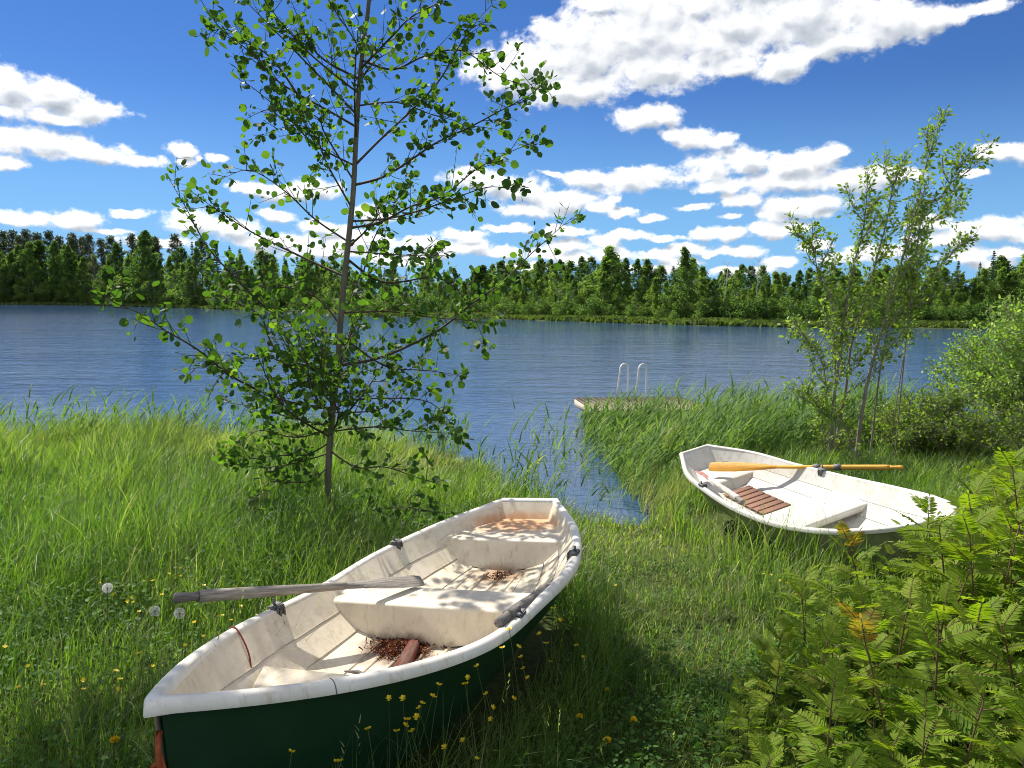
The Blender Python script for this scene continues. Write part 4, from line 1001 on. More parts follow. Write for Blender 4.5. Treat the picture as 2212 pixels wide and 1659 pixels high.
# reeds: stems with drooping leaves, blown to the right
REED = foliage('reed_leaves', [(0, (0.050, 0.101, 0.034)), (.35, (0.109, 0.193, 0.053)), (.65, (0.185, 0.277, 0.076)), (.85, (0.370, 0.370, 0.151)), (1, (0.605, 0.470, 0.269))], trans=.42, tcol=(1.3, 1.5, .5), rough=.65, spec=.12)
def reeds(mb, P, hgt, tint, leafy=7, wind=0.0):
    n = len(P); x, y = P[:, 0], P[:, 1]; z = np.maximum(ground_z(x, y), -.15)
    az = wind + rng.normal(size=n) * .8; lean = np.abs(rng.normal(size=n)) * .15 + .03; bend = .1 + .4 * rng.random(n); hgt = hgt * (.7 + .6 * rng.random(n))
    blades(mb, np.stack([x, y, z], -1), hgt, az, lean, bend, np.full(n, .009), np.clip(tint + .1, 0, 1), 4)
    for i in range(leafy):
        f = .35 + .62 * (i + rng.random(n)) / leafy
        th = lean + bend * f * .5; b0 = np.stack([x + np.cos(az) * np.sin(th) * hgt * f, y + np.sin(az) * np.sin(th) * hgt * f, z + np.cos(th) * hgt * f], -1)
        a2 = wind + rng.normal(size=n) * 1.0
        blades(mb, b0, hgt * (.24 + .22 * rng.random(n)), a2, .45 + .3 * rng.random(n), .5 + .7 * rng.random(n), (.016 + .016 * rng.random(n)), np.clip(tint + rng.normal(size=n) * .09, 0, 1), 4)
mb = MB()
# right of the inlet
P = sample(1900, 1.15, 7.2, 10.6, 16.9, lambda x, y: np.where((x > 1.42 + .10 * np.maximum(0, 13 - y) + .25 * (vnoise(x, y * 1.5, 51) - .5)) & (y > shore_y(x) - 1.2) & (y < 16.7 - .28 * np.maximum(x - 3.5, 0)), .35 + .65 * sstep(.3, .6, vnoise(x * 1.2, y * 1.2, 52)), 0))
reeds(mb, P, (.50 + .40 * rng.random(len(P))) * np.interp(P[:, 0], [1.2, 2.2, 3.0], [.80, .95, 1.25]), np.clip(.42 + .35 * (vnoise(P[:, 0] * .8, P[:, 1] * .8, 53) - .5) + rng.normal(size=len(P)) * .1, 0, 1), 7, .15)
# dense sedge at the foot of the reeds
P = sample(11500, 1.3, 8, 9.9, 15.8, lambda x, y: np.where((x > 1.58 + .06 * np.maximum(0, 13 - y) + .2 * (vnoise(x * 2, y * 2, 54) - .5)) & (y < shore_y(x) + 3.2) & (y > shore_y(x) - 1.5) , 1, 0))
n = len(P); z = np.maximum(ground_z(P[:, 0], P[:, 1]), -.12)
blades(mb, np.stack([P[:, 0], P[:, 1], z], -1), .28 + .40 * rng.random(n), .3 + rng.normal(size=n) * .9, np.abs(rng.normal(size=n)) * .16, .4 + .8 * rng.random(n), .007 + .006 * rng.random(n), np.clip(.45 + .3 * (vnoise(P[:, 0] * 1.1, P[:, 1] * 1.1, 55) - .5) + rng.normal(size=n) * .13 + np.where(rng.random(n) < .10, .35, 0) + .30 * np.exp(-((P[:, 0] - 1.8) / .5) ** 2) * sstep(12.5, 10.2, P[:, 1]), 0, 1))
stuff(mb.build('reed_bed', REED), 'tall green reed bed blown to the right beside the jetty', 'reeds')
mb = MB()
P = sample(620, -13, 1.0, 10.0, 16, lambda x, y: np.where(np.abs(y - shore_y(x) + .1) < 1.5 - .9 * (x > -1.0), .3 + .7 * sstep(.35, .7, vnoise(x * .8, y * .8, 56)), 0))
reeds(mb, P, .60 + .45 * rng.random(len(P)), np.clip(.45 + rng.normal(size=len(P)) * .12, 0, 1), 5, .25)
P = sample(4200, -14, 1.2, 9.8, 19.6, lambda x, y: np.where((y - shore_y(x) > -.6) & (y - shore_y(x) < 1.1), np.where(x > -1.1, .15, 1), 0)); n = len(P)
blades(mb, np.stack([P[:, 0], P[:, 1], np.maximum(ground_z(P[:, 0], P[:, 1]), -.1)], -1), .35 + .55 * rng.random(n), .3 + rng.normal(size=n) * .8, np.abs(rng.normal(size=n)) * .15, .3 + .6 * rng.random(n), .006 + .004 * rng.random(n), np.clip(.5 + rng.normal(size=n) * .15 + np.where(rng.random(n) < .2, .35, 0), 0, 1))
# a few stems standing in the inlet
P = np.array([(rng.uniform(.2, 1.7), rng.uniform(10.2, 15.8)) for _ in range(90)]); P = P[P[:, 1] > shore_y(P[:, 0]) + .1]
reeds(mb, P, .45 + .5 * rng.random(len(P)), np.clip(.5 + rng.normal(size=len(P)) * .15, 0, 1), 3, .25)
stuff(mb.build('shore_reeds', REED), 'thin reeds and sedge along the left waterline and inlet', 'reeds')

#@@TREES
# ------------------------------------------------------------------ leafy young trees
ASPEN = foliage('aspen_leaves', [(0, (0.034, 0.071, 0.021)), (.45, (0.061, 0.124, 0.031)), (.75, (0.103, 0.181, 0.038)), (1, (0.190, 0.275, 0.060))], trans=.42, tcol=(2.1, 2.4, .5), rough=.6, spec=.2)
ABARK = surf('aspen_bark', (.165, .15, .11), .75, .2, noise=(9, (.085, .078, .06), .35, (1, 1, .35)), bump=(30, .5))
TWIG = surf('aspen_twig_bark', (.075, .055, .040), .7, .2)
ALEAF = ([[0, 0, 0], [.16, -.33, .03], [.50, -.47, .05], [.82, -.30, .02], [1, 0, -.03], [.82, .30, .02], [.50, .47, .05], [.16, .33, .03], [.5, 0, -.03]],
         [[0, 1, 2, 8], [8, 2, 3, 4], [0, 8, 6, 7], [8, 4, 5, 6]])
WLEAF = ([[0, 0, 0], [.25, -.20, .03], [.55, -.25, .04], [1, 0, -.04], [.55, .25, .04], [.25, .20, .03]], [[0, 1, 2, 3], [0, 3, 4, 5]])

def resample(P, step):
    P = np.array(P, float); d = np.concatenate([[0], np.cumsum(np.linalg.norm(np.diff(P, axis=0), axis=1))]); n = max(2, int(d[-1] / step)); s = np.linspace(0, d[-1], n)
    return np.stack([np.interp(s, d, P[:, k]) for k in range(3)], -1), d[-1]

def leafy(tw, cr_, path, rg, size, per_m=11, twig=(.12, .42), nleaf=(4, 9), start=.12, tmpl=ALEAF, up=.25, wind=(.15, 0, 0), pet=.045, tip_r=.0025, tn=.35):
    """twigs and leaves along one branch"""
    P, ln = resample(path, .03); T = unit(np.gradient(P, axis=0)); n = len(P)
    pos = []; dirs = []
    def put(p, d):
        pos.append(p); dirs.append(d)
    k = int(ln * per_m) + 2
    for i in range(k):
        f = start + (1 - start) * (i + rg.random()) / k; q = min(n - 1, int(f * n)); base = P[q]; t = T[q]
        d = unit(t * .75 + rg.normal(size=3) * .62 + np.array([0, 0, up])); l = rg.uniform(*twig) * (1.12 - .55 * f)
        m_ = 5; s = np.linspace(0, 1, m_); tp = base + d * (l * s)[:, None] + np.array([0, 0, .25 * l]) * (s ** 2)[:, None] * rg.uniform(-.4, 1)
        tw.tube(tp, np.linspace(.0042, .0018, m_), 3, cap=False)
        for j in range(rg.integers(*nleaf)):
            g_ = .18 + .82 * rg.random(); put(np.array([np.interp(g_, s, tp[:, a]) for a in range(3)]), d)
    for j in range(int(ln * 9)): q = rg.integers(int(start * n), n); put(P[q], T[q])
    for j in range(4): put(P[-1], T[-1])
    pos = np.array(pos); dirs = np.array(dirs); m_ = len(pos)
    x = unit(dirs * .5 + rg.normal(size=(m_, 3)) * .75 + np.array(wind) + np.array([0, 0, -.12]))
    st = pos + x * (pet * (.5 + rg.random((m_, 1))))
    z0 = rg.normal(size=(m_, 3)) + np.array([-.1, .1, .55]); y = unit(np.cross(z0, x)); z = np.cross(x, y)
    cr_.scatter(tmpl[0], tmpl[1], st, np.stack([x, y, z], -1), size * (.42 + .78 * rg.random(m_) ** 1.2), np.clip(tn + rg.normal(size=m_) * .22, 0, 1))
    # petioles
    tri = np.stack([pos, st, st + rg.normal(size=(m_, 3)) * .0006 + np.array([0, 0, .0022]), pos + np.array([0, 0, .0022])], 1).reshape(-1, 3)
    tw.add_raw(tri, np.full(m_, 4), np.arange(m_ * 4), np.full(m_ * 4, .5))

asp = thing('aspen_tree', 'slim young aspen with round leaves standing between the water and the green boat', 'tree')
YA = 7.1
tpx = [(703, 1178), (706, 1120), (709, 1020), (713, 950), (721, 860), (729, 800), (735, 700), (744, 600), (757, 480), (764, 400), (769, 300), (777, 170), (787, 80), (797, 0)]
tp = [at_y(px, py, YA + .15 * math.sin(i * .7)) for i, (px, py) in enumerate(tpx)]
up_ = unit(np.array(tp[-1]) - np.array(tp[-3]))
for i in range(1, 6): tp.append(np.array(tp[-1]) + up_ * .62 + np.array([rng.normal() * .05, rng.normal() * .06, 0]))
tp = np.array(tp); hz_ = np.linspace(0, 1, len(tp))
tp[0][2] = gz(tp[0][0], tp[0][1]) - .08
mb = MB(); mb.tube(smooth_path(tp, 4), .033 * np.interp(np.linspace(0, 1, (len(tp) - 1) * 4 + 1), [0, .04, .5, .75, 1], [1.3, 1.0, .72, .52, .08]), 10); mb.build('trunk', ABARK, asp, True)
BR = [
 [(780,108),(755,69),(718,14),(700,-40)], [(775,193),(722,161),(663,110),(617,60),(571,0),(556,-30)], [(768,269),(709,239),(635,198),(589,166),(543,115),(479,64),(451,28)],
 [(640,200),(590,130),(530,85),(480,62),(440,80)], [(759,356),(681,313),(626,258),(562,202),(525,175)], [(760,390),(705,295),(680,250),(590,235),(535,255)],
 [(754,450),(709,359),(681,294),(640,270),(570,290)], [(748,524),(681,474),(617,414),(543,368),(488,382)], [(741,598),(635,547),(543,501),(479,460),(419,419)],
 [(719,805),(644,710),(580,669),(516,609),(447,531),(405,455),(368,391)], [(709,885),(635,871),(571,848),(497,811),(428,756),(359,715),(304,678),(249,655),(230,641)],
 [(704,961),(663,982),(603,984),(543,991),(479,991)], [(702,1015),(663,1041),(590,1040),(560,1068),(540,1085)], [(712,930),(640,945),(560,930),(520,960)], [(726,815),(600,760),(560,680),(480,640),(460,620)],
 [(785,138),(851,74),(888,37),(957,0),(980,-20)], [(780,221),(856,221),(934,248),(990,262)], [(766,356),(819,304),(888,239),(948,175),(985,110),(1026,51),(1063,9)],
 [(769,400),(828,382),(888,345),(943,308),(1012,276),(1072,244),(1141,207),(1183,175)], [(790,120),(850,150),(920,120),(1000,110),(1080,165),(1150,190)],
 [(766,494),(819,481),(888,446),(957,423),(1026,368),(1095,331),(1164,304)], [(746,683),(778,609),(801,531),(833,469),(883,391)], [(764,545),(801,546),(888,552),(957,552)],
 [(741,788),(796,779),(851,761),(929,724),(976,692),(1026,651),(1086,609),(1141,554),(1190,510),(1235,470)], [(722,894),(819,885),(865,848),(888,816)], [(720,936),(819,922),(888,931),(975,936)],
 [(722,979),(769,1009),(833,1009),(902,1032),(948,1046)], [(713,1078),(750,1120),(810,1101),(884,1097),(939,1106)], [(745,675),(842,673),(911,683),(1003,692),(1067,697)],
 [(708,985),(640,1000),(570,1010),(520,1005)], [(715,925),(620,900),(560,880),(490,870)], [(722,870),(830,860),(930,870),(985,930)], [(730,790),(650,830),(590,860),(540,850)], [(735,700),(680,640),(600,620),(500,640)],
 [(757,480),(850,470),(950,440),(1050,405),(1105,410)], [(740,720),(830,790),(920,800),(990,810)], [(750,560),(830,610),(940,600),(1000,640),(1050,745)], [(725,850),(640,800),(560,770),(400,800)],
]
cm = MB(); tw = MB(); rgA = np.random.default_rng(5)
for bi, poly in enumerate(BR):
    sl0 = rgA.normal() * .45; y0 = YA + (.0 if True else 0); path = []
    p0 = np.array(poly[0])
    for (px, py) in poly:
        dd = math.hypot(px - p0[0], py - p0[1]) / F * YA; path.append(at_y(px, py, y0 + sl0 * dd + .05 * math.sin(3 * dd)))
    # start exactly on the trunk
    k = np.argmin(np.abs(tp[:, 2] - path[0][2])); path = np.array(path)
    if bi not in (3,): path[0] = [np.interp(path[0][2], tp[:, 2], tp[:, 0]), np.interp(path[0][2], tp[:, 2], tp[:, 1]), path[0][2]]
    sp = smooth_path(path, 5); ln = np.linalg.norm(np.diff(sp, axis=0), axis=1).sum()
    bm_ = MB(); bm_.tube(sp, np.linspace(.0045 + .0042 * ln, .002, len(sp)), 6, cap=False); bm_.build('branch', TWIG, asp, True)
    leafy(tw, cm, sp, rgA, .076, per_m=10.5, nleaf=(4, 10))
for i in range(30):           # branches towards and away from the viewer, and the top above the picture
    z = (rgA.uniform(1.7, 5.2) if i < 7 else rgA.uniform(1.5, 3.4)) if i < 19 else None; base = np.array([np.interp(z, tp[:, 2], tp[:, 0]), np.interp(z, tp[:, 2], tp[:, 1]), z]) if z else tp[-6 + (i - 19) * 5 // 11] + 0
    a = (math.pi / 2 if i % 2 else -math.pi / 2) + rgA.normal() * .5 if z else rgA.random() * 6.283
    l = rgA.uniform(.5, 1.0) if z else rgA.uniform(.8, 1.5); d = np.array([math.cos(a), math.sin(a), .55 + .3 * rgA.random()])
    sp = smooth_path([base, base + d * l * .5 + rgA.normal(size=3) * .04, base + d * l + np.array([0, 0, .1])], 5)
    bm_ = MB(); bm_.tube(sp, np.linspace(.012, .0025, len(sp)), 6, cap=False); bm_.build('branch', TWIG, asp, True); leafy(tw, cm, sp, rgA, .068, per_m=9)
tw.build('twigs', TWIG, asp); cm.build('crown', ASPEN, asp)

oa = thing('birch_tree', 'tall birch just outside the left edge whose high crown shades the near grass', 'tree', (-7.1, 7.4, gz(-7.1, 7.4)))
rgO = np.random.default_rng(77); tb = MB(); q_ = np.array([(0, 0, -.1), (.1, 0, 2.5), (.35, .1, 5.0), (1.3, .2, 7.0), (2.2, .3, 9.2)]); tb.tube(smooth_path(q_, 5), np.linspace(.11, .02, 21), 8); tb.build('trunk', WHITEBARK, oa, True)
tw = MB(); cm = MB()
for i in range(84):
    f = rgO.random(); b0 = np.array([1.0 + 1.1 * f, .2, 6.1 + 3.0 * f]); a = rgO.random() * 6.283; l = rgO.uniform(.7, 1.7) * (1.1 - .5 * f)
    sp = smooth_path([b0, b0 + np.array([math.cos(a), math.sin(a), .35]) * l * .5, b0 + np.array([math.cos(a), math.sin(a), .45]) * l], 5); tw.tube(sp, np.linspace(.014, .003, len(sp)), 5, cap=False)
    leafy(tw, cm, sp, rgO, .08, per_m=9, nleaf=(5, 10))
tw.build('twigs', TWIG, oa); cm.build('crown', ASPEN, oa)
WILLOW = foliage('willow_leaves', [(0, (0.065, 0.114, 0.026)), (.4, (0.138, 0.220, 0.043)), (.75, (0.220, 0.308, 0.065)), (1, (0.325, 0.390, 0.138))], trans=.45, tcol=(1.5, 1.7, .5), rough=.55, spec=.25)
WBARK = surf('willow_bark', (.30, .27, .22), .8, .15, noise=(9, (.12, .10, .085), .35, (1, 1, .4)), bump=(30, .5))
def multi_tree(name, label, cat, stems, Y0, rg, size, branch, per_m, leafmat, tn, nl=(5, 10), spread=.5):
    root = thing(name, label, cat); cm = MB(); tw = MB()
    for (poly, dy, r0, sub) in stems:
        path = np.array([at_y(px, py, Y0 + dy + spread * dy * i / len(poly)) for i, (px, py) in enumerate(poly)]); path[0][2] = min(path[0][2], gz(path[0][0], path[0][1]) - .05)
        sp = smooth_path(path, 6); m_ = len(sp); tb = MB(); tb.tube(sp, np.linspace(r0, .004, m_), 8, cap=False); tb.build('trunk', WBARK, root, True)
        leafy(tw, cm, sp, rg, size, per_m=per_m, start=.42, tmpl=WLEAF, tn=tn, nleaf=nl, twig=(.10, .34), up=.5)
        for b_ in range(sub):
            f = rg.uniform(.26, .92); q = int(f * (m_ - 1)); base = sp[q]; t = unit(sp[min(q + 1, m_ - 1)] - sp[max(q - 1, 0)]); a = rg.random() * 6.283
            l = rg.uniform(*branch) * (1.15 - .6 * f); d = unit(np.array([math.cos(a), math.sin(a) * .8, 0]) * .85 + t * .75 + np.array([.08, 0, .1]))
            bp = smooth_path([base, base + d * l * .5, base + d * l + np.array([.04, 0, .16 * l])], 5); bb = MB(); tw.tube(bp, np.linspace(.010, .003, len(bp)), 5, cap=False)
            leafy(tw, cm, bp, rg, size, per_m=per_m, start=.15, tmpl=WLEAF, tn=tn, nleaf=nl, twig=(.10, .30), up=.45)
    tw.build('twigs', WBARK, root); cm.build('crown', leafmat, root)
    return root
rgS = np.random.default_rng(8)
multi_tree('willow_sapling', 'tall slender young willow with three thin stems behind the white boat', 'tree', [
  ([(1793,1004),(1798,893),(1803,845),(1819,725),(1829,644),(1843,576),(1867,480),(1875,365)], .0, .032, 12),
  ([(1798,1000),(1815,903),(1827,840),(1840,740),(1870,640),(1910,500),(1930,400),(1955,338)], .12, .028, 12),
  ([(1848,1004),(1860,903),(1872,836),(1887,773),(1915,680),(1944,576),(1973,480),(2002,351),(2040,250)], -.2, .034, 14),
  ([(1890,770),(1915,720),(1970,670),(2010,600),(2060,545),(2102,512)], -.1, .014, 7),
  ([(1822,720),(1800,690),(1770,600),(1755,540),(1722,505)], .1, .012, 7),
  ([(1960,530),(1985,500),(2030,430),(2060,380),(2092,335)], -.2, .010, 5),
  ([(1940,600),(1990,540),(2030,470),(2085,435)], .1, .010, 4),
  ([(1806,840),(1780,800),(1745,740),(1715,690)], -.2, .010, 5),
  ([(1796,930),(1775,900),(1760,870),(1745,850)], -.3, .008, 3),
  ([(1852,960),(1830,930),(1800,905),(1775,890)], -.4, .008, 3),
  ], 11.4, rgS, .074, (.30, .75), 21, WILLOW, .6, nl=(4, 9))

def bush(name, label, cx_, cy_, rx, ry, hgt, nst, rg, size, per_m, tn, mat):
    root = thing(name, label, 'bush', (cx_, cy_, gz(cx_, cy_))); cm = MB(); tw = MB(); sb_ = MB()
    for i in range(nst):
        a = rg.random() * 6.283; rr = rg.random() ** .6; tipz = hgt * (1.02 - .55 * rr ** 1.6) * rg.uniform(.72, 1.05)
        e = np.array([math.cos(a) * rx * rr, math.sin(a) * ry * rr, tipz]); b0 = np.array([math.cos(a) * rx * rr * .25, math.sin(a) * ry * rr * .25, -.05])
        sp = smooth_path([b0, b0 + (e - b0) * np.array([.3, .3, .5]) + rg.normal(size=3) * .05, e], 7)
        sb_.tube(sp, np.linspace(.016, .003, len(sp)), 5, cap=False)
        leafy(tw, cm, sp, rg, size, per_m=per_m, start=.22, tmpl=WLEAF, tn=tn + rg.normal() * .10, nleaf=(6, 12), twig=(.12, .38), up=.4)
    sb_.build('stem', WBARK, root, True); tw.build('twigs', WBARK, root); cm.build('crown', mat, root)
    return root
GWILLOW = foliage('grey_willow_leaves', [(0, (0.075, 0.139, 0.035)), (.4, (0.152, 0.249, 0.056)), (.75, (0.248, 0.368, 0.088)), (1, (0.432, 0.535, 0.194))], trans=.45, tcol=(1.5, 1.7, .5), rough=.55, spec=.25)
rgB = np.random.default_rng(9)
bush('willow_bush', 'big dense grey-green willow bush at the right edge of the picture', 9.0, 12.4, 2.1, 2.0, 2.95, 230, rgB, .064, 16, .62, GWILLOW)
bush('willow_bush', 'low bright green bush between the sapling and the big willow', 6.5, 11.6, 1.15, 1.0, 1.15, 95, rgB, .058, 16, .55, WILLOW)
bush('willow_bush', 'small leafy bush growing at the foot of the slender willow sapling', 5.1, 11.9, .45, .4, .85, 12, rgB, .055, 14, .5, WILLOW)
bush('willow_bush', 'dark green bush below the big willow beside the pinnate shrubs', 7.6, 10.2, .95, 1.0, 1.25, 70, rgB, .058, 15, .5, WILLOW)

#@@SHRUBS
# ------------------------------------------------------------------ false spirea shoots with pinnate leaves
SORB = foliage('pinnate_leaves', [(0, (0.055, 0.106, 0.014)), (.35, (0.117, 0.206, 0.022)), (.62, (0.208, 0.298, 0.031)), (.80, (0.291, 0.322, 0.041)), (.9, (0.305, 0.199, 0.055)), (1, (0.264, 0.123, 0.055))], trans=.52, tcol=(1.5, 1.6, .4), rough=.6, spec=.15)
SSTEM = surf('shrub_stem_bark', (.13, .085, .05), .8, .1)
LANCE = ([[0, 0, 0], [.22, -.13, .02], [.5, -.15, .03], [.78, -.085, .01], [1, 0, -.06], [.78, .085, .01], [.5, .15, .03], [.22, .13, .02], [.5, 0, -.015]], [[0, 1, 2, 8], [8, 2, 3, 4], [0, 8, 6, 7], [8, 4, 5, 6]])
def pinnate(cm, st, base, d, ln, rg, tint, droop=.5, roll=0.0):
    """one feather-shaped leaf"""
    nP = 12; s = np.linspace(0, 1, 12); up_v = np.array([0, 0, 1.0]); side = unit(np.cross(d, up_v)); nrm = unit(np.cross(side, d))
    side = unit(side * math.cos(roll) + nrm * math.sin(roll))
    path = base + d * (ln * s)[:, None] + np.array([0, 0, -droop * ln * .5]) * (s ** 2)[:, None]
    st.tube(path, np.linspace(.0030, .0012, 12), 3, cap=False)
    T = unit(np.gradient(path, axis=0)); pos = []; fx = []; sc = []; 
    for i in range(nP):
        f = .16 + .80 * i / nP; k = f * 11; p = np.array([np.interp(k, np.arange(12), path[:, a]) for a in range(3)]); t = T[int(k)]
        l = ln * (.30 * math.sin(math.pi * min(1, .30 + .62 * f)) ** .8) + .006
        for sg in (-1, 1): pos.append(p); fx.append(unit(side * sg * .9 + t * .52 + np.array([0, 0, -.10]) + rg.normal(size=3) * .07)); sc.append(l * (.9 + .2 * rg.random()))
    pos.append(path[-1]); fx.append(T[-1]); sc.append(ln * .24)
    x = np.array(fx); zr = unit(np.cross(side, d))[None] * -1 + rg.normal(size=(len(x), 3)) * .16
    zr = np.where((zr[:, 2:3] < 0), -zr, zr); y = unit(np.cross(zr, x)); z = np.cross(x, y); sc = np.array(sc)
    cm.scatter(LANCE[0], LANCE[1], np.array(pos), np.stack([x, y, z], -1), np.stack([sc, sc * .80, sc], -1), np.clip(tint + rg.normal(size=len(sc)) * .04, 0, 1))

def shoot(seed, hgt, nleaf, tone, red):
    rg = np.random.default_rng(seed); root = thing('false_spirea', 'x', 'shrub'); cm = MB(); st = MB()
    ln = np.array([rg.normal() * .12, rg.normal() * .12, 0]); s = np.linspace(0, 1, 10); path = np.stack([ln[0] * s ** 2 * hgt, ln[1] * s ** 2 * hgt, hgt * s - .06], -1)
    sm = MB(); sm.tube(path, np.linspace(.0075, .003, 10), 6); a = rg.random() * 6.283
    for i in range(nleaf):
        f = .22 + .78 * (i / (nleaf - 1)) ** .9; k = f * 9; p = np.array([np.interp(k, np.arange(10), path[:, q]) for q in range(3)]); a += 2.4 + rg.normal() * .25
        el = (.10 + .85 * f ** 2.6) + rg.normal() * .14; d = np.array([math.cos(a) * math.cos(el), math.sin(a) * math.cos(el), math.sin(el)])
        l = (.30 - .14 * f ** 4) * (.85 + .3 * rg.random()); tn = min(.74, tone + .16 * f + rg.normal() * .07)
        if red and f > .88: tn = .78 + .16 * rg.random()
        pinnate(cm, st, p, d, l, rg, tn, droop=.75 - .5 * f, roll=rg.normal() * .3)
    sm.build('stem', SSTEM, root, True); st.build('leaf_stalks', SSTEM, root); cm.build('foliage', SORB, root)
    return root
sh_p = [shoot(71, 1.0, 16, .42, False), shoot(72, .85, 14, .50, False), shoot(73, 1.05, 16, .50, True), shoot(74, .70, 12, .52, False), shoot(75, .8, 13, .50, False), shoot(76, .9, 15, .38, False)]
shu = set(); placed = []
def put_shoot(i, x, y, sc, rot, label, group):
    z = gz(x, y) - .02
    if i not in shu: shu.add(i); o = sh_p[i]; o.location = (x, y, z); o.rotation_euler = (0, 0, rot); o.scale = (sc,) * 3
    else: o = dup(sh_p[i], (x, y, z), rot, sc, tilt=(rng.normal() * .08, rng.normal() * .08))
    o['label'] = label
    if group: o['group'] = group
    elif 'group' in o: del o['group']
    placed.append((x, y)); return o
edge = lambda y: np.interp(y, [1.4, 2.2, 3.0, 4.0, 5.0, 6.0, 7.0, 8.5, 9.5], [.55, .62, .82, 1.22, 1.95, 3.4, 4.2, 5.2, 5.6])
tries = 0
while len(placed) < 285 and tries < 12000:
    tries += 1
    y = rng.uniform(1.25, 9.3); x = rng.uniform(.5, 8.0)
    if x < edge(y) or x > .82 * y + 1.5: continue
    if in_boat(np.array([x]), np.array([y]), b2, h2, 1.15)[0]: continue
    if any((x - q[0]) ** 2 + (y - q[1]) ** 2 < (.135 + .014 * y) ** 2 for q in placed): continue
    into = x - edge(y); near = y < 3.4
    sc = (.48 + .50 * min(1, into / 1.0) + (.15 if 4.2 < y < 6.4 else 0)) * rng.uniform(.85, 1.15) * (.80 if y < 2.6 else 1.0)
    g = ('false spirea shoots in the near right corner', 'green feather-leaved false spirea shoot in the shaded near right corner') if near else (('false spirea shoots beside the white boat', 'yellow-green feather-leaved false spirea shoot beside the bow of the white boat') if y < 6 else ('false spirea shoots below the willow bush', 'feather-leaved false spirea shoot below the big willow bush at the right'))
    put_shoot(int(rng.choice([0, 1, 2, 3, 4, 5], p=[.2, .2, .02, .2, .19, .19])), x, y, sc, rng.random() * 6.28, g[1], g[0])

#@@FLOWERS
# ------------------------------------------------------------------ flowers
YEL = foliage('yellow_petals', [(0, (.72, .48, .01)), (.5, (.82, .62, .015)), (1, (.86, .72, .05))], trans=.3, tcol=(1.1, 1.0, .4), spec=.4)
STALK = foliage('flower_stalk', [(0, (.05, .09, .02)), (1, (.12, .14, .05))], trans=.1)
PUFF = foliage('dandelion_fluff', [(0, (.55, .55, .52)), (1, (.8, .8, .78))], trans=.5, tcol=(1, 1, 1), spec=.1)
BROWN = surf('seed_core', (.14, .10, .06), .9, .1)
def stalk_mesh(h, seed, r=.0018):
    rg = np.random.default_rng(seed); mb = MB(); q = rg.normal(size=2) * .06 * h; mb.tube(smooth_path([(0, 0, -.02), (q[0], q[1], h * .5), (0, 0, h)], 4), r, 4, cap=False); return mb
def buttercup(seed, h, size, side=0):
    rg = np.random.default_rng(seed); root = thing('buttercup', 'x', 'flower'); stalk_mesh(h, seed, .0013).build('stem', STALK, root)
    mb = MB(); tl = rg.normal(size=2) * .35
    for i in range(5):
        a = i * 2 * math.pi / 5; x = unit(np.array([math.cos(a), math.sin(a), .45 + tl[0] * math.cos(a) + tl[1] * math.sin(a)])); y = unit(np.cross([0, 0, 1], x)); z = np.cross(x, y)
        mb.scatter([[0, -.05, 0], [.55, -.42, .05], [.95, -.22, .16], [.95, .22, .16], [.55, .42, .05], [0, .05, 0]], [[0, 1, 2, 3, 4, 5]], np.array([[0, 0, h]]), np.stack([x, y, z], -1)[None], np.array([size]), np.array([rg.random()]))
    mb.build('petals', YEL, root); return root
def dandelion(seed, h, size):
    rg = np.random.default_rng(seed); root = thing('dandelion', 'x', 'flower'); stalk_mesh(h, seed, .003).build('stem', STALK, root)
    mb = MB(); n = 110; a = rg.random(n) * 6.283; e = rg.random(n) ** .8 * 1.35
    x = np.stack([np.cos(a) * np.cos(e), np.sin(a) * np.cos(e), np.sin(e) * .8], -1); x = unit(x); y = unit(np.cross(x, rg.normal(size=(n, 3)))); z = np.cross(x, y)
    mb.scatter([[0, -.06, 0], [.9, -.09, 0], [1, 0, 0], [.9, .09, 0], [0, .06, 0]], [[0, 1, 2, 3, 4]], np.tile([[0, 0, h]], (n, 1)), np.stack([x, y, z], -1), size * (.75 + .3 * rg.random(n)), np.clip(.2 + .4 * rg.random(n), 0, 1))
    mb.build('petals', YEL, root); return root
def clock(seed, h, size):
    rg = np.random.default_rng(seed); root = thing('dandelion_clock', 'x', 'flower'); stalk_mesh(h, seed, .0028).build('stem', STALK, root)
    co_ = MB(); n = 60; co_.scatter([[0, -.08, 0], [1, 0, 0], [0, .08, 0]], [[0, 1, 2]], np.tile([[0, 0, h]], (n, 1)), rand_frames(n, rg), np.full(n, .006), np.full(n, .5)); co_.tube([(0, 0, h - .006), (0, 0, h), (0, 0, h + .005)], [.003, .006, .002], 6); co_.build('seed_head', BROWN, root)
    mb = MB(); n = 150; d = unit(rg.normal(size=(n, 3)))
    y = unit(np.cross(d, rg.normal(size=(n, 3)))); z = np.cross(d, y)
    mb.scatter([[.25, -.008, 0], [.8, -.008, 0], [.8, .008, 0], [.25, .008, 0]], [[0, 1, 2, 3]], np.tile([[0, 0, h]], (n, 1)), np.stack([d, y, z], -1), np.full(n, size), np.full(n, .5))
    for k in range(9):
        a = k * 2 * math.pi / 9; yy = unit(y * math.cos(a) + z * math.sin(a)); xx = unit(d * .35 + yy); zz = unit(np.cross(xx, d)); y2 = np.cross(zz, xx)
        mb.scatter([[0, -.011, 0], [.30, 0, 0], [0, .011, 0]], [[0, 1, 2]], np.array([[0, 0, h]]) + d * size * .8, np.stack([xx, y2, zz], -1), np.full(n, size), np.full(n, .8))
    mb.build('pappus', PUFF, root); return root
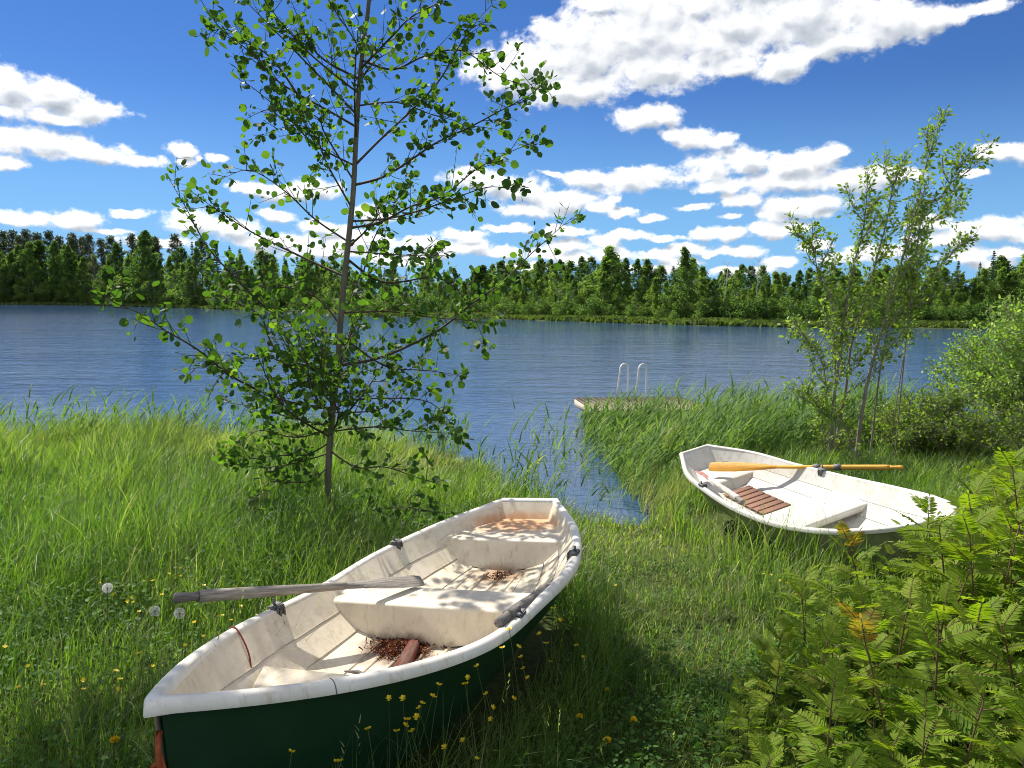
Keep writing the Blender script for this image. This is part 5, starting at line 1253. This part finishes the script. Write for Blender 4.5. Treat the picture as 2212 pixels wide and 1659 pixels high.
def place_flower(protos_, px, py, h, label, group, first):
    P = at_ground(px, py, h); d = ray(px, py); d = d / np.linalg.norm(d)
    for _ in range(400):                      # a stem cannot grow out of a boat: come nearer until beside the hull
        if not (in_boat(P[:1], P[1:2], b1, h1, 1.06)[0] or in_boat(P[:1], P[1:2], b2, h2, 1.06)[0]): break
        P = P - d * .01
    g = gz(P[0], P[1]); h = max(P[2] - g, .06)
    i = int(np.argmin([abs(q[1] - h) + .05 * rng.random() for q in protos_])); pr, ph = protos_[i]
    if id(pr) not in first: first.add(id(pr)); o = pr
    else: o = dup(pr, (0, 0, 0), 0, 1.0)
    o.location = (P[0], P[1], g); o.rotation_euler = (0, 0, rng.random() * 6); k_ = .85 + .3 * rng.random(); o.scale = (k_, k_, h / ph)
    o['label'] = label
    if group: o['group'] = group
    return o
fu = set()
bc = [(buttercup(81, .30, .0155), .30), (buttercup(82, .24, .014), .24), (buttercup(83, .36, .016), .36), (buttercup(84, .22, .015), .22), (buttercup(85, .48, .016), .48), (buttercup(86, .62, .016), .62)]
near_boat = [(752,1290),(795,1575),(857,1580),(876,1568),(890,1580),(880,1555),(905,1530),(912,1520),(948,1480),(1005,1478),(1010,1465),(935,1505),(1030,1440),(1085,1400),(1060,1555),(1130,1445),(1125,1420),(1140,1465),(1120,1398),(1180,1390),(1100,1360),(1165,1370),(1210,1340),(1330,1265),(1195,1315),(960,1615),(1000,1600),(730,1645),(630,1625),(1030,1640),(1065,1530),(840,1510),(870,1510),(900,1550),(1050,1500),(1190,1430),(1260,1420),(1110,1510),(1245,1395)]
for (px, py) in near_boat: place_flower(bc, px, py, .28, 'small yellow buttercup on a thin stem beside the green boat hull', 'buttercups beside the green boat', fu)
left_f = [(283,1292),(288,1302),(275,1300),(300,1322),(215,1260),(245,1285),(390,1245),(440,1265),(395,1325),(470,1285),(480,1330),(350,1285),(330,1255),(310,1255),(250,1268),(405,1290),(460,1300),(510,1268),(520,1310),(555,1330),(500,1340),(420,1345),(440,1375),(400,1395),(300,1412),(10,1398),(40,1485),(95,1480),(180,1490),(260,1468),(255,1490),(230,1162),(265,1165),(205,1165),(330,1185),(365,1240),(390,1228),(535,1272),(560,1255),(60,1440),(330,1440),(250,1450),(180,1470),(270,1165)]
for (px, py) in left_f: place_flower(bc, px, py, .28, 'small yellow buttercup in the grass left of the green boat', 'buttercups left of the green boat', fu)
right_f = [(1700,1260),(1720,1285),(1745,1250),(1950,1290),(1760,1265),(1840,1190),(1650,1240),(1665,1242),(1685,1255),(1620,1250),(1940,1435)]
for (px, py) in right_f: place_flower(bc, px, py, .22, 'small yellow buttercup in the grass in front of the white boat', 'buttercups in front of the white boat', fu)
dn = [(dandelion(91, .16, .024), .16), (dandelion(92, .12, .022), .12)]; du = set()
place_flower(dn, 248, 1600, .16, 'yellow dandelion head below the bow of the green boat at the lower left', None, du)
for (px, py, lb) in ((1312, 1493, 'yellow dandelion beside a dry stalk right of the green boat'), (1312, 1600, 'large yellow dandelion nearest the bottom edge in the shaded lawn'), (1368, 1557, 'pale yellow dandelion right of the other dandelions in the shaded lawn'), (1252, 1549, 'small flat yellow dandelion in the lawn left of the shrubs')):
    place_flower(dn, px, py, .14, lb, None, du)
ck = [(clock(95, .42, .034), .42), (clock(96, .40, .033), .40), (clock(97, .41, .034), .41)]
for i, (px, py, lb) in enumerate(((232, 1270, 'white dandelion clock standing alone, highest of the three'), (334, 1320, 'white dandelion clock left of the grey oar handle'), (388, 1325, 'white dandelion clock just below the grey oar handle'))):
    o, hh = ck[i]; P = at_ground(px, py, hh); o.location = (P[0], P[1], P[2] - hh); o['label'] = lb; o['group'] = 'dandelion clocks beside the oar'
